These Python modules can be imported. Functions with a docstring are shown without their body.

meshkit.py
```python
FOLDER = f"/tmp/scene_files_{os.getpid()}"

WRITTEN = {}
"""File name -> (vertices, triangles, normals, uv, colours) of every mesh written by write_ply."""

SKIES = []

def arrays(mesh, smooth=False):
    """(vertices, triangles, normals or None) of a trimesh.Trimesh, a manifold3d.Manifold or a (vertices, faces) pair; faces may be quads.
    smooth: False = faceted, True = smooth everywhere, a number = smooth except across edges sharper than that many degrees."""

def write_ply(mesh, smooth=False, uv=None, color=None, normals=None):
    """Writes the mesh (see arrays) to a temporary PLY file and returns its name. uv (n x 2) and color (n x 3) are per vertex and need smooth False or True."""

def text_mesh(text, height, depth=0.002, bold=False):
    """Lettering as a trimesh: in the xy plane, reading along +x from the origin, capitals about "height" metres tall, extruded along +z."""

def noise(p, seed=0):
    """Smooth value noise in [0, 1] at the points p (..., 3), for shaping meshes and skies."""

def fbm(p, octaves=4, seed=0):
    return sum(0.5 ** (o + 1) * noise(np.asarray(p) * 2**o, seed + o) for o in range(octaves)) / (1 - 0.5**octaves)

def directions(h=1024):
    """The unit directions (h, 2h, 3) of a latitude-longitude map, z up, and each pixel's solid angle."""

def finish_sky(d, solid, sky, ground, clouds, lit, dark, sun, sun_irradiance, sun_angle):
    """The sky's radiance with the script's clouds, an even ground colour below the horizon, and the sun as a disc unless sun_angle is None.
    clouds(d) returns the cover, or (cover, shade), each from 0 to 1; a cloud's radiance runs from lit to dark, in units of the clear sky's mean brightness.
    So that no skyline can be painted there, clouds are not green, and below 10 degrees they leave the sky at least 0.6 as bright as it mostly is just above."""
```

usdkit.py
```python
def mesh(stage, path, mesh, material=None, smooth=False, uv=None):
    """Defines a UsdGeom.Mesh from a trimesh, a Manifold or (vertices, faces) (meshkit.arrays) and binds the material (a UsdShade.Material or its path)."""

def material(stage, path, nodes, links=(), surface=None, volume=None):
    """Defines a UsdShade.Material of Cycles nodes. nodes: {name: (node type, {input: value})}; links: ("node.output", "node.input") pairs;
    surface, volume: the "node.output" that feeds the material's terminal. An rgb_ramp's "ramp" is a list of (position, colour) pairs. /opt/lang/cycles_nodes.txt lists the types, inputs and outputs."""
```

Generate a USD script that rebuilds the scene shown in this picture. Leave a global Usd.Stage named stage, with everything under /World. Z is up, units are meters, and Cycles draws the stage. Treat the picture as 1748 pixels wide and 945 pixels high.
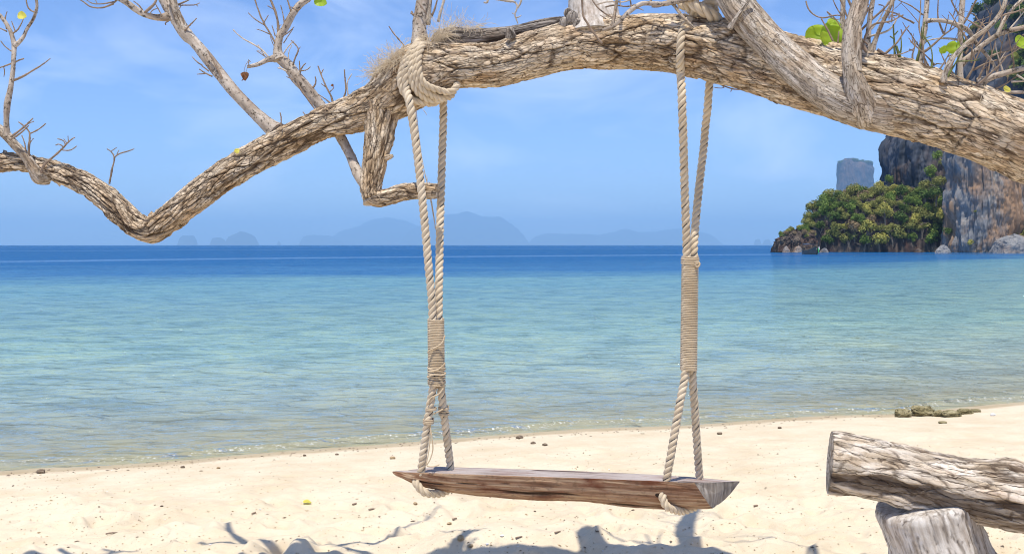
import math, random, numpy as np, trimesh, usdkit, meshkit
from pxr import Usd, UsdGeom, UsdLux, UsdShade, Sdf, Gf, Vt
from scipy.interpolate import PchipInterpolator
from scipy.spatial import cKDTree

stage = Usd.Stage.CreateInMemory()
UsdGeom.SetStageUpAxis(stage, 'Z')
UsdGeom.Xform.Define(stage, '/World')
random.seed(7)
RNG = np.random.default_rng(7)
PI = math.pi

# ------------------------------------------------------------------ camera, sky, sun
F, CX, HY, CAMZ = 1715.0, 874.0, 417.0, 1.95          # focal length and principal point in photo pixels, eye height
EXPOSURE = 1.3
cam = UsdGeom.Camera.Define(stage, '/World/camera')
cam.CreateHorizontalApertureAttr(36.0)
cam.CreateFocalLengthAttr(36.0 * F / 1748)
cam.CreateVerticalApertureOffsetAttr(-36.0 * (472.5 - HY) / 1748)
cam.CreateClippingRangeAttr((0.05, 100000.0))
cam.CreateExposureAttr(EXPOSURE)
cam.AddTranslateOp().Set((0, 0, CAMZ))
cam.AddRotateXOp().Set(90)

SUN_EL, SUN_AZ = math.radians(71.5), math.radians(187)   # rotation = atan2(x, y): behind the camera, a little to the left
SUN_DIR = np.array([math.sin(SUN_AZ) * math.cos(SUN_EL), math.cos(SUN_AZ) * math.cos(SUN_EL), math.sin(SUN_EL)])
sun = UsdLux.DistantLight.Define(stage, '/World/sun')
sun.CreateIntensityAttr(0.55); sun.CreateAngleAttr(0.53); sun.CreateNormalizeAttr(True)
sun.CreateColorAttr((1.0, 0.945, 0.84))
zax = Gf.Vec3d(*SUN_DIR); up = Gf.Vec3d(0, 0, 1); xax = Gf.Cross(up, zax).GetNormalized(); yax = Gf.Cross(zax, xax)
sun.AddTransformOp().Set(Gf.Matrix4d(*xax, 0, *yax, 0, *zax, 0, 0, 0, 0, 1))

sky = UsdLux.DomeLight.Define(stage, '/World/sky')
sky.GetPrim().SetCustomDataByKey('kind', 'structure')
sky.GetPrim().SetCustomDataByKey('label', 'clear light blue sky with faint wisps of cloud')
skymat = usdkit.material(stage, '/World/Looks/sky', {
    's': ('sky_texture', {'sky_type': 'single_scattering', 'sun_disc': False, 'sun_elevation': SUN_EL, 'sun_rotation': SUN_AZ,
                          'altitude': 0.0, 'air_density': 0.8, 'aerosol_density': 0.5, 'ozone_density': 3.0}),
    'tc': ('texture_coordinate', {}),
    'mp': ('mapping', {'scale': (3.2, 3.2, 9.0), 'location': (0.35, 0.1, 0.4)}),
    'n': ('noise_texture', {'scale': 1.6, 'detail': 7.0, 'roughness': 0.55, 'distortion': 0.5}),
    'r': ('rgb_ramp', {'ramp': [(0.0, (0, 0, 0)), (0.45, (0, 0, 0)), (0.72, (0.42, 0.42, 0.42)), (1.0, (0.6, 0.6, 0.6))]}),
    'm': ('mix', {'mix_type': 'mix', 'color2': (6.2, 7.0, 8.6)}),
    'ti': ('mix', {'mix_type': 'multiply', 'fac': 1.0, 'color2': (0.74, 0.85, 1.08)}),
    'b': ('background_shader', {'strength': 0.074})},
    [('tc.generated', 'mp.vector'), ('mp.vector', 'n.vector'), ('n.fac', 'r.fac'), ('r.color', 'm.fac'), ('s.color', 'ti.color1'), ('ti.color', 'm.color1'), ('m.color', 'b.color')],
    surface='b.background')
UsdShade.MaterialBindingAPI.Apply(sky.GetPrim()).Bind(skymat)

# ------------------------------------------------------------------ helpers
COUNT = {}
def unique(parent, name):
    k = (parent, name); n = COUNT.get(k, 0); COUNT[k] = n + 1
    return f'{parent}/{name}' if n == 0 else f'{parent}/{name}_{n:03d}'

def tag(p, label=None, cat=None, group=None, kind=None):
    p = p.GetPrim() if hasattr(p, 'GetPrim') else p
    for k, v in (('label', label), ('category', cat), ('group', group), ('kind', kind)):
        if v: p.SetCustomDataByKey(k, v)
    return p

def thing(name, label, cat, group=None, loc=(0, 0, 0), kind=None):
    x = UsdGeom.Xform.Define(stage, unique('/World', name)); x.AddTranslateOp().Set(Gf.Vec3d(*map(float, loc)))
    tag(x, label, cat, group, kind)
    return str(x.GetPath())

ORIGIN = {}
def put(name, mesh, mat, parent='/World', smooth=True, attrs=None, origin=None, **t):
    """one Mesh prim; mesh = (v, f); attrs = {primvar: per vertex array}"""
    if isinstance(mesh, trimesh.Trimesh): mesh = (np.array(mesh.vertices), np.array(mesh.faces))
    v, f = mesh
    if origin is not None: v = np.asarray(v) - np.asarray(origin)
    path = unique(parent, name)
    m = usdkit.mesh(stage, path, trimesh.Trimesh(v, tri(f), process=False), mat, smooth=smooth)
    for k, a in (attrs or {}).items():
        a = np.asarray(a, np.float32)
        pv = UsdGeom.PrimvarsAPI(m).CreatePrimvar(k, Sdf.ValueTypeNames.Float3Array if a.ndim == 2 else Sdf.ValueTypeNames.FloatArray, 'vertex')
        pv.Set(Vt.Vec3fArray.FromNumpy(a) if a.ndim == 2 else Vt.FloatArray.FromNumpy(a))
    tag(m, **t)
    return path

def tri(f):
    f = np.asarray(f)
    return f if f.shape[1] == 3 else np.vstack([f[:, [0, 1, 2]], f[:, [0, 2, 3]]])

def join(parts):
    vs, fs, n = [], [], 0
    for v, f in parts:
        vs.append(np.asarray(v)); fs.append(tri(f) + n); n += len(v)
    return np.vstack(vs), np.vstack(fs)

def at(px, py, Y):
    return np.array([(px - CX) / F * Y, Y, CAMZ - (py - HY) / F * Y])

def fbm(p, octaves=4, seed=0): return meshkit.fbm(p, octaves, seed)
def smooth01(a, b, x):
    t = np.clip((x - a) / (b - a), 0, 1); return t * t * (3 - 2 * t)

# ------------------------------------------------------------------ materials
L = '/World/Looks/'
def simple(name, color, rough=0.8, var=0.25, scale=20, spec=0.2, bump=0.0, bscale=80, transl=0.0, coord='object'):
    c = np.array(color)
    nodes = {'g': ('texture_coordinate', {}), 'n': ('noise_texture', {'scale': scale, 'detail': 5.0, 'roughness': 0.6}),
             'r': ('rgb_ramp', {'ramp': [(0.25, tuple(c * (1 - var))), (0.75, tuple(np.minimum(c * (1 + var), 0.95)))]}),
             'p': ('principled_bsdf', {'roughness': rough, 'specular_ior_level': spec})}
    links = [(f'g.{coord}', 'n.vector'), ('n.fac', 'r.fac'), ('r.color', 'p.base_color')]
    if bump:
        nodes['bn'] = ('noise_texture', {'scale': bscale, 'detail': 4.0}); nodes['b'] = ('bump', {'strength': 0.6, 'distance': bump})
        links += [(f'g.{coord}', 'bn.vector'), ('bn.fac', 'b.height'), ('b.normal', 'p.normal')]
    out = 'p.BSDF'
    if transl:
        nodes['t'] = ('translucent_bsdf', {'color': tuple(np.minimum(c * 1.6, 0.9))}); nodes['mx'] = ('mix_closure', {'fac': transl})
        links += [('p.BSDF', 'mx.closure1'), ('t.BSDF', 'mx.closure2')]; out = 'mx.closure'
    return usdkit.material(stage, L + name, nodes, links, surface=out)

def bark_material(name, dark, mid, pale, crack, pale_amount=0.5, speck=0.0, speck_scale=90, stain=(0.30, 0.17, 0.09), stain_amount=0.3, cells=None, cell_width=0.07, grain=(9, 30, 30), fis=(8, 62, 62)):
    """'rest' runs along the limb in x; 'crack' is 0 in a furrow and 1 on a plate"""
    nodes = {
        'a': ('attribute', {'attribute': 'rest'}), 'c': ('attribute', {'attribute': 'crack'}),
        'mp': ('mapping', {'scale': grain}), 'n1': ('noise_texture', {'scale': 1.0, 'detail': 6.0, 'roughness': 0.62}),
        'r1': ('rgb_ramp', {'ramp': [(0.30, dark), (0.46, mid), (0.62, pale), (0.9, pale)]}),
        'mp2': ('mapping', {'scale': (3.5, 8, 8), 'location': (5, 2, 1)}), 'n2': ('noise_texture', {'scale': 1.0, 'detail': 3.0, 'roughness': 0.55}),
        'r2': ('rgb_ramp', {'ramp': [(0.42, (0, 0, 0)), (0.66, (pale_amount,) * 3)]}),
        'm2': ('mix', {'mix_type': 'mix', 'color2': pale}),
        'mp3': ('mapping', {'scale': (6, 14, 14), 'location': (1, 7, 3)}), 'n3': ('noise_texture', {'scale': 1.0, 'detail': 5.0, 'roughness': 0.6}),
        'r3': ('rgb_ramp', {'ramp': [(0.52, (0, 0, 0)), (0.72, (stain_amount,) * 3)]}),
        'm3': ('mix', {'mix_type': 'mix', 'color2': stain}),
        'n4': ('noise_texture', {'scale': speck_scale, 'detail': 3.0, 'roughness': 0.7}), 'r4': ('rgb_ramp', {'ramp': [(0.54, (0, 0, 0)), (0.64, (speck,) * 3)]}),
        'm4': ('mix', {'mix_type': 'mix', 'color2': (0.05, 0.038, 0.028)}),
        'rc': ('rgb_ramp', {'ramp': [(0.0, (1, 1, 1)), (0.35, (0.55, 0.55, 0.55)), (0.75, (0, 0, 0))]}),
        'mc': ('mix', {'mix_type': 'mix', 'color2': crack}),
        'mpb': ('mapping', {'scale': (90, 230, 230)}), 'nb': ('noise_texture', {'scale': 1.0, 'detail': 5.0, 'roughness': 0.65}),
        'b': ('bump', {'strength': 0.8, 'distance': 0.003}),
        'p': ('principled_bsdf', {'roughness': 0.9, 'specular_ior_level': 0.12})}
    links = []
    if cells:      # fine cracks between the plates
        nodes.update({'dn': ('noise_texture', {'scale': 26.0, 'detail': 3.0}), 'dv': ('vector_math', {'math_type': 'multiply_add', 'vector2': (0.05, 0.020, 0.020)}),
            'mpc': ('mapping', {'scale': (1 / cells[0], 1 / cells[1], 1 / cells[1])}), 'vo': ('voronoi_texture', {'feature': 'distance_to_edge', 'scale': 1.0, 'randomness': 0.9}),
            'rv': ('rgb_ramp', {'ramp': [(0.0, (1, 1, 1)), (cell_width * 0.5, (0.75, 0.75, 0.75)), (cell_width, (0, 0, 0))]}), 'rh': ('rgb_ramp', {'ramp': [(0.0, (0, 0, 0)), (cell_width * 1.6, (1, 1, 1))]}),
            'vc': ('voronoi_texture', {'feature': 'f1', 'scale': 1.0, 'randomness': 0.9}), 'hs': ('separate_color', {}), 'vm': ('map_range', {'to_min': 0.78, 'to_max': 1.22}), 'mt': ('mix', {'mix_type': 'multiply', 'fac': 1.0}),
            'cn': ('noise_texture', {'scale': 17.0, 'detail': 3.0}), 'cr': ('rgb_ramp', {'ramp': [(0.42, (0.05, 0.05, 0.05)), (0.62, (0.9, 0.9, 0.9))]}), 'cm': ('mix', {'mix_type': 'multiply', 'fac': 1.0}), 'mpf': ('mapping', {'scale': fis}), 'nf': ('noise_texture', {'scale': 1.0, 'detail': 4.0, 'roughness': 0.6, 'distortion': 0.5}), 'rf': ('rgb_ramp', {'ramp': [(0.35, (0.75, 0.75, 0.75)), (0.395, (0.5, 0.5, 0.5)), (0.435, (0, 0, 0))]}), 'bf': ('bump', {'strength': 0.8, 'distance': -0.004}), 'mf': ('mix', {'mix_type': 'mix', 'color2': crack}), 'mk': ('mix', {'mix_type': 'mix', 'color2': crack}), 'bk': ('bump', {'strength': 1.0, 'distance': 0.0035})})
        links += [('a.vector', 'dn.vector'), ('dn.color', 'dv.vector1'), ('a.vector', 'dv.vector3'), ('dv.vector', 'mpc.vector'), ('mpc.vector', 'vo.vector'), ('mpc.vector', 'vc.vector'), ('vo.distance', 'rv.fac'), ('vo.distance', 'rh.fac'),
            ('vc.color', 'hs.color'), ('hs.r', 'vm.value'), ('m4.color', 'mt.color1'), ('vm.result', 'mt.color2'), ('mt.color', 'mk.color1'), ('a.vector', 'cn.vector'), ('cn.fac', 'cr.fac'), ('rv.color', 'cm.color1'), ('cr.color', 'cm.color2'), ('cm.color', 'mk.fac'), ('a.vector', 'mpf.vector'), ('mpf.vector', 'nf.vector'), ('nf.fac', 'rf.fac'), ('mk.color', 'mf.color1'), ('rf.color', 'mf.fac'), ('mf.color', 'mc.color1'), ('rh.color', 'bk.height'), ('bk.normal', 'bf.normal'), ('rf.color', 'bf.height'), ('bf.normal', 'b.normal')]
    links += [('a.vector', 'mp.vector'), ('mp.vector', 'n1.vector'), ('n1.fac', 'r1.fac'), ('a.vector', 'mp2.vector'), ('mp2.vector', 'n2.vector'), ('n2.fac', 'r2.fac'),
             ('r2.color', 'm2.fac'), ('r1.color', 'm2.color1'), ('a.vector', 'mp3.vector'), ('mp3.vector', 'n3.vector'), ('n3.fac', 'r3.fac'), ('r3.color', 'm3.fac'), ('m2.color', 'm3.color1'),
             ('a.vector', 'n4.vector'), ('n4.fac', 'r4.fac'), ('r4.color', 'm4.fac'), ('m3.color', 'm4.color1'),
             ('c.fac', 'rc.fac'), ('rc.color', 'mc.fac'), ('mc.color', 'p.base_color'), *([] if cells else [('m4.color', 'mc.color1')]),
             ('a.vector', 'mpb.vector'), ('mpb.vector', 'nb.vector'), ('nb.fac', 'b.height'), ('b.normal', 'p.normal')]
    return usdkit.material(stage, L + name, nodes, links, surface='p.BSDF')

M = {}
M['bark'] = bark_material('rough_bark', (0.25, 0.165, 0.096), (0.50, 0.36, 0.22), (0.67, 0.56, 0.425), (0.07, 0.042, 0.026), 0.6, 0.35, 70, cells=(0.072, 0.0135), cell_width=0.05, stain=(0.36, 0.205, 0.10), stain_amount=0.55)
M['smooth_bark'] = bark_material('smooth_bark', (0.22, 0.15, 0.095), (0.39, 0.305, 0.215), (0.55, 0.485, 0.41), (0.17, 0.12, 0.08), 0.5, 0.6, 95, stain=(0.30, 0.19, 0.11), stain_amount=0.5, grain=(12, 50, 50), cells=(0.12, 0.011), cell_width=0.025, fis=(16, 110, 110))
M['pale_bark'] = bark_material('pale_branch_bark', (0.13, 0.095, 0.068), (0.32, 0.255, 0.195), (0.53, 0.465, 0.395), (0.05, 0.035, 0.025), 0.45, 0.85, 60)
M['deadwood'] = bark_material('grey_deadwood', (0.07, 0.058, 0.05), (0.24, 0.205, 0.175), (0.40, 0.355, 0.31), (0.04, 0.03, 0.025), 0.4, 0.4, 40, stain=(0.36, 0.23, 0.12), grain=(5, 60, 60), cells=(0.3, 0.02), cell_width=0.04, fis=(3, 26, 26))
M['log_bark'] = bark_material('log_bark', (0.27, 0.20, 0.135), (0.48, 0.385, 0.28), (0.66, 0.58, 0.485), (0.07, 0.045, 0.03), 0.5, 0.2, 60, cells=(0.24, 0.028), cell_width=0.04, stain_amount=0.45, fis=(4, 34, 34))
M['driftwood'] = bark_material('bleached_driftwood', (0.22, 0.18, 0.14), (0.43, 0.375, 0.32), (0.62, 0.575, 0.52), (0.08, 0.06, 0.045), 0.4, 0.2, 30, stain_amount=0.2, grain=(5, 50, 50))
M['seat_wood'] = bark_material('weathered_seat_wood', (0.065, 0.034, 0.021), (0.225, 0.115, 0.066), (0.43, 0.305, 0.20), (0.022, 0.013, 0.009), 0.35, 0.3, 30, stain=(0.13, 0.035, 0.018), stain_amount=0.85, grain=(3.5, 75, 75))
M['seat_top'] = bark_material('pale_seat_top', (0.17, 0.125, 0.105), (0.33, 0.265, 0.235), (0.48, 0.425, 0.39), (0.07, 0.04, 0.03), 0.4, 0.1, 30, stain=(0.20, 0.095, 0.07), stain_amount=0.6, grain=(3.5, 60, 60))  # top face in paler, greyer tones than the seat front
M['end_grain'] = bark_material('grey_end_grain', (0.15, 0.125, 0.105), (0.28, 0.24, 0.205), (0.42, 0.38, 0.335), (0.05, 0.04, 0.03), 0.3, 0.15, 30, stain_amount=0.1)
M['twig'] = simple('twig_bark', (0.25, 0.185, 0.135), 0.85, 0.45, 45, 0.15)
M['pale_twig'] = simple('pale_twig_bark', (0.48, 0.41, 0.33), 0.85, 0.35, 60, 0.15)
M['green_twig'] = simple('green_twig_bark', (0.13, 0.15, 0.05), 0.7, 0.3, 45, 0.2)
M['leaf'] = simple('fresh_leaf', (0.30, 0.42, 0.03), 0.5, 0.25, 30, 0.35, transl=0.45)
M['yellow_leaf'] = simple('yellow_leaf', (0.62, 0.55, 0.10), 0.6, 0.2, 30, 0.25, transl=0.3)
M['dry_leaf'] = simple('dry_leaf', (0.24, 0.11, 0.055), 0.8, 0.35, 40, 0.15, transl=0.2)
M['fibre'] = simple('frayed_fibre', (0.60, 0.50, 0.36), 0.9, 0.2, 30, 0.1)
M['tracer'] = simple('dark_yarn', (0.06, 0.06, 0.06), 0.9, 0.2, 50, 0.1)
def rope_material(name, a, b):
    return usdkit.material(stage, L + name, {
        'a': ('attribute', {'attribute': 'rest'}), 'mp': ('mapping', {'scale': (14, 330, 330)}), 'n': ('noise_texture', {'scale': 1.0, 'detail': 4.0, 'roughness': 0.6}),
        'r': ('rgb_ramp', {'ramp': [(0.25, a), (0.7, b)]}), 'g': ('texture_coordinate', {}), 'n2': ('noise_texture', {'scale': 9.0, 'detail': 3.0}),
        'r2': ('rgb_ramp', {'ramp': [(0.35, (0.80, 0.77, 0.73)), (0.65, (1, 1, 1))]}), 'm': ('mix', {'mix_type': 'multiply', 'fac': 1.0}),
        'b': ('bump', {'strength': 0.55, 'distance': 0.0015}), 'p': ('principled_bsdf', {'roughness': 0.85, 'specular_ior_level': 0.15, 'sheen_weight': 0.15})},
        [('a.vector', 'mp.vector'), ('mp.vector', 'n.vector'), ('n.fac', 'r.fac'), ('g.object', 'n2.vector'), ('n2.fac', 'r2.fac'), ('r.color', 'm.color1'), ('r2.color', 'm.color2'),
         ('m.color', 'p.base_color'), ('n.fac', 'b.height'), ('b.normal', 'p.normal')], surface='p.BSDF')
M['rope'] = rope_material('rope_fibre', (0.50, 0.40, 0.275), (0.74, 0.635, 0.48))
M['cord'] = rope_material('binding_cord_fibre', (0.42, 0.32, 0.205), (0.66, 0.54, 0.38))

# ------------------------------------------------------------------ ground: beach and seabed in one sheet
_sx = np.array([-400, -60, -12, -4.39, -1.01, 1.39, 4.27, 6.3, 10, 20, 60, 150, 400.])
_sy = np.array([-120, -11, 5.95, 8.62, 9.98, 10.62, 11.70, 12.4, 13.9, 19, 70, 245, 560.])
_shore = PchipInterpolator(_sx, _sy)
def inland(x, y):
    """metres inland of the waterline (negative offshore), roughly"""
    ys = _shore(np.clip(x, -400, 400)) + 0.10 * np.sin(x * 0.9 + 0.5) + 0.05 * np.sin(x * 2.3) + 0.16 * (fbm(np.stack([x * 1.1, x * 0, x * 0], -1), 3, 44) - 0.5)
    return (ys - y) * 0.94

pits = []
for k in range(900):
    x, y = RNG.uniform(-4.5, 6.0), RNG.uniform(3.0, 9.5)
    if inland(x, y) < 1.6: continue
    near = smooth01(7.4, 5.6, y)
    s = RNG.uniform(0.05, 0.13); pits.append((x, y, s, s * RNG.uniform(0.55, 1.0), RNG.uniform(0, PI), RNG.uniform(0.010, 0.042) * (0.28 + 0.72 * near)))

def ground_z(x, y, fine=True):
    x, y = np.asarray(x, float), np.asarray(y, float)
    d = inland(x, y)
    z = np.where(d > 0, 0.75 * (1 - np.exp(-np.maximum(d, 0) / 6.5)), -2.2 * (1 - np.exp(np.minimum(d, 0) / 36.0)))
    land = smooth01(0.3, 2.2, d)
    if fine:
        p = np.stack([x, y, np.zeros_like(x)], -1)
        near = smooth01(9.0, 5.0, y)
        z = z + land * (fbm(p * 1.6, 3, 3) - 0.5) * (0.05 + 0.07 * near) + land * (fbm(p * 5.5, 3, 9) - 0.5) * (0.012 + 0.045 * near) + land * (fbm(p * 20, 3, 5) - 0.5) * (0.009 + 0.016 * near)
        z = z + smooth01(-0.2, 0.6, d) * (fbm(p * 30, 2, 6) - 0.5) * 0.006
    z = z + 0.075 * np.exp(-((x + 0.22) / 0.36) ** 2 - ((y - 5.22) / 0.16) ** 2) - 0.05 * np.exp(-((x + 0.1) / 0.5) ** 2 - ((y - 4.9) / 0.2) ** 2)
    return z

def spaced(lo, hi, step, far_lo, far_hi, grow=1.22):
    a = list(np.arange(lo, hi, step)); s = step
    while a[-1] < far_hi: s *= grow; a.append(a[-1] + s)
    s = step
    while a[0] > far_lo: s *= grow; a.insert(0, a[0] - s)
    return np.array(a)
gx = spaced(-4.6, 6.6, 0.016, -2500, 2500)
gy = np.concatenate([spaced(4.4, 6.4, 0.012, -2500, 6.4)[:-1], np.arange(6.4, 9, 0.02), spaced(9, 13, 0.03, 9, 9000, 1.25)])
X, Yg = np.meshgrid(gx, gy)
Z = ground_z(X, Yg)
for (x, y, a, b, r, dep) in pits:
    i0, i1 = np.searchsorted(gx, [x - 4 * a, x + 4 * a]); j0, j1 = np.searchsorted(gy, [y - 4 * a, y + 4 * a])
    u, w = X[j0:j1, i0:i1] - x, Yg[j0:j1, i0:i1] - y
    q = np.sqrt(((u * math.cos(r) + w * math.sin(r)) / a) ** 2 + ((-u * math.sin(r) + w * math.cos(r)) / b) ** 2)
    Z[j0:j1, i0:i1] += dep * (-np.exp(-q ** 2 * 1.6) + 0.55 * np.exp(-(q - 1.45) ** 2 * 5))
Z = np.where(np.hypot(X, Yg) > 300, Z - 0.2, Z)
Z -= (X ** 2 + np.maximum(Yg, 0) ** 2) / (2 * 6.371e6)
nx, ny = len(gx), len(gy)
idx = np.arange(nx * ny).reshape(ny, nx)
quads = np.stack([idx[:-1, :-1], idx[:-1, 1:], idx[1:, 1:], idx[1:, :-1]], -1).reshape(-1, 4)
from scipy.interpolate import RegularGridInterpolator
_gz = RegularGridInterpolator((gy, gx), Z)
def on_ground(x, y): return float(_gz((y, x)))
D = inland(X, Yg)
M['sand'] = usdkit.material(stage, L + 'sand', {
    'a': ('attribute', {'attribute': 'inland'}), 'g': ('geometry', {}),
    'n1': ('noise_texture', {'scale': 2.2, 'detail': 6.0, 'roughness': 0.6}), 'r1': ('rgb_ramp', {'ramp': [(0.3, (0.585, 0.48, 0.33)), (0.6, (0.68, 0.58, 0.428))]}),
    'n2': ('noise_texture', {'scale': 420.0, 'detail': 3.0, 'roughness': 0.7}), 'r2': ('rgb_ramp', {'ramp': [(0.25, (0.72, 0.68, 0.62)), (0.55, (1, 1, 1))]}),
    'm2': ('mix', {'mix_type': 'multiply', 'fac': 1.0}),
    'v': ('voronoi_texture', {'scale': 45.0, 'randomness': 1.0}), 'rv': ('rgb_ramp', {'ramp': [(0.0, (1, 1, 1)), (0.09, (1, 1, 1)), (0.12, (0, 0, 0))]}),
    'wv': ('separate_color', {}), 'gt': ('math', {'math_type': 'greater_than', 'value2': 0.66}), 'mv': ('math', {'math_type': 'multiply'}), 'mv2': ('math', {'math_type': 'multiply', 'value2': 0.7}),
    'm3': ('mix', {'mix_type': 'mix', 'color2': (0.16, 0.11, 0.07)}),
    'nw': ('noise_texture', {'scale': 3.0, 'detail': 4.0}), 'ma': ('math', {'math_type': 'multiply_add', 'value2': 0.35, 'value3': -0.17}), 'ad': ('math', {'math_type': 'add'}),
    'rw': ('rgb_ramp', {'ramp': [(0.0, (0.66, 0.66, 0.62)), (0.30, (0.70, 0.66, 0.60)), (0.46, (1, 1, 1))]}),
    'm4': ('mix', {'mix_type': 'multiply', 'fac': 1.0}),
    'b': ('bump', {'strength': 0.5, 'distance': 0.004}), 'nb': ('noise_texture', {'scale': 160.0, 'detail': 5.0, 'roughness': 0.7}),
    'p': ('principled_bsdf', {'roughness': 0.95, 'specular_ior_level': 0.08})},
    [('g.position', 'n1.vector'), ('n1.fac', 'r1.fac'), ('g.position', 'n2.vector'), ('n2.fac', 'r2.fac'), ('r1.color', 'm2.color1'), ('r2.color', 'm2.color2'),
     ('g.position', 'v.vector'), ('v.distance', 'rv.fac'), ('v.color', 'wv.color'), ('wv.r', 'gt.value1'), ('gt.value', 'mv.value1'), ('rv.color', 'mv.value2'), ('mv.value', 'mv2.value1'),
     ('mv2.value', 'm3.fac'), ('m2.color', 'm3.color1'), ('g.position', 'nw.vector'), ('nw.fac', 'ma.value1'), ('ma.value', 'ad.value1'), ('a.fac', 'ad.value2'), ('ad.value', 'rw.fac'),
     ('m3.color', 'm4.color1'), ('rw.color', 'm4.color2'), ('m4.color', 'p.base_color'), ('g.position', 'nb.vector'), ('nb.fac', 'b.height'), ('b.normal', 'p.normal')], surface='p.BSDF')
put('sand_beach', (np.stack([X, Yg, Z], -1).reshape(-1, 3), quads), M['sand'], attrs={'inland': D.ravel()}, label='pale sandy beach sloping down into the shallow water', kind='structure')

# ------------------------------------------------------------------ sea
wx = spaced(-5.2, 7.2, 0.035, -9000, 9000, 1.16)
wn = np.concatenate([np.arange(-0.5, 1.4, 0.02), spaced(1.4, 6, 0.05, 1.4, 6, 1.1), spaced(6.06, 12, 0.12, 6.06, 8000, 1.05)])
WX, WN = np.meshgrid(wx, wn)
base = _shore(np.clip(WX, -400, 12)) + 0.4 * np.maximum(WX - 12, 0) + 0.3 * np.minimum(WX + 400, 0)
WY = base + WN / 0.94
d = -inland(WX, WY)
t = WX + 0.3 * WY
pp = np.stack([WX * 1.2, WY * 0.0, WY * 0], -1)
wob = (fbm(np.stack([WX * 0.9, WX * 0, WX * 0], -1), 3, 21) - 0.5)
amp = 0.4 + 1.1 * fbm(np.stack([WX * 0.45 + 7, WX * 0, WX * 0], -1), 2, 22)
WZ = 0.034 * amp * np.exp(-((d - 0.30 - 0.35 * wob) / 0.085) ** 2) + 0.018 * amp * np.exp(-((d - 0.85 - 0.6 * wob) / 0.16) ** 2)
pw = np.stack([WX * 3.0 + WY * 0.6, WY * 7.0, WX * 0], -1)
WZ += 0.016 * (fbm(pw, 3, 31) - 0.5) * smooth01(0.05, 0.6, d) * smooth01(40, 12, d)
WZ -= (WX ** 2 + WY ** 2) / (2 * 6.371e6)
ramp = lambda *s: {'ramp': list(s)}
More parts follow.
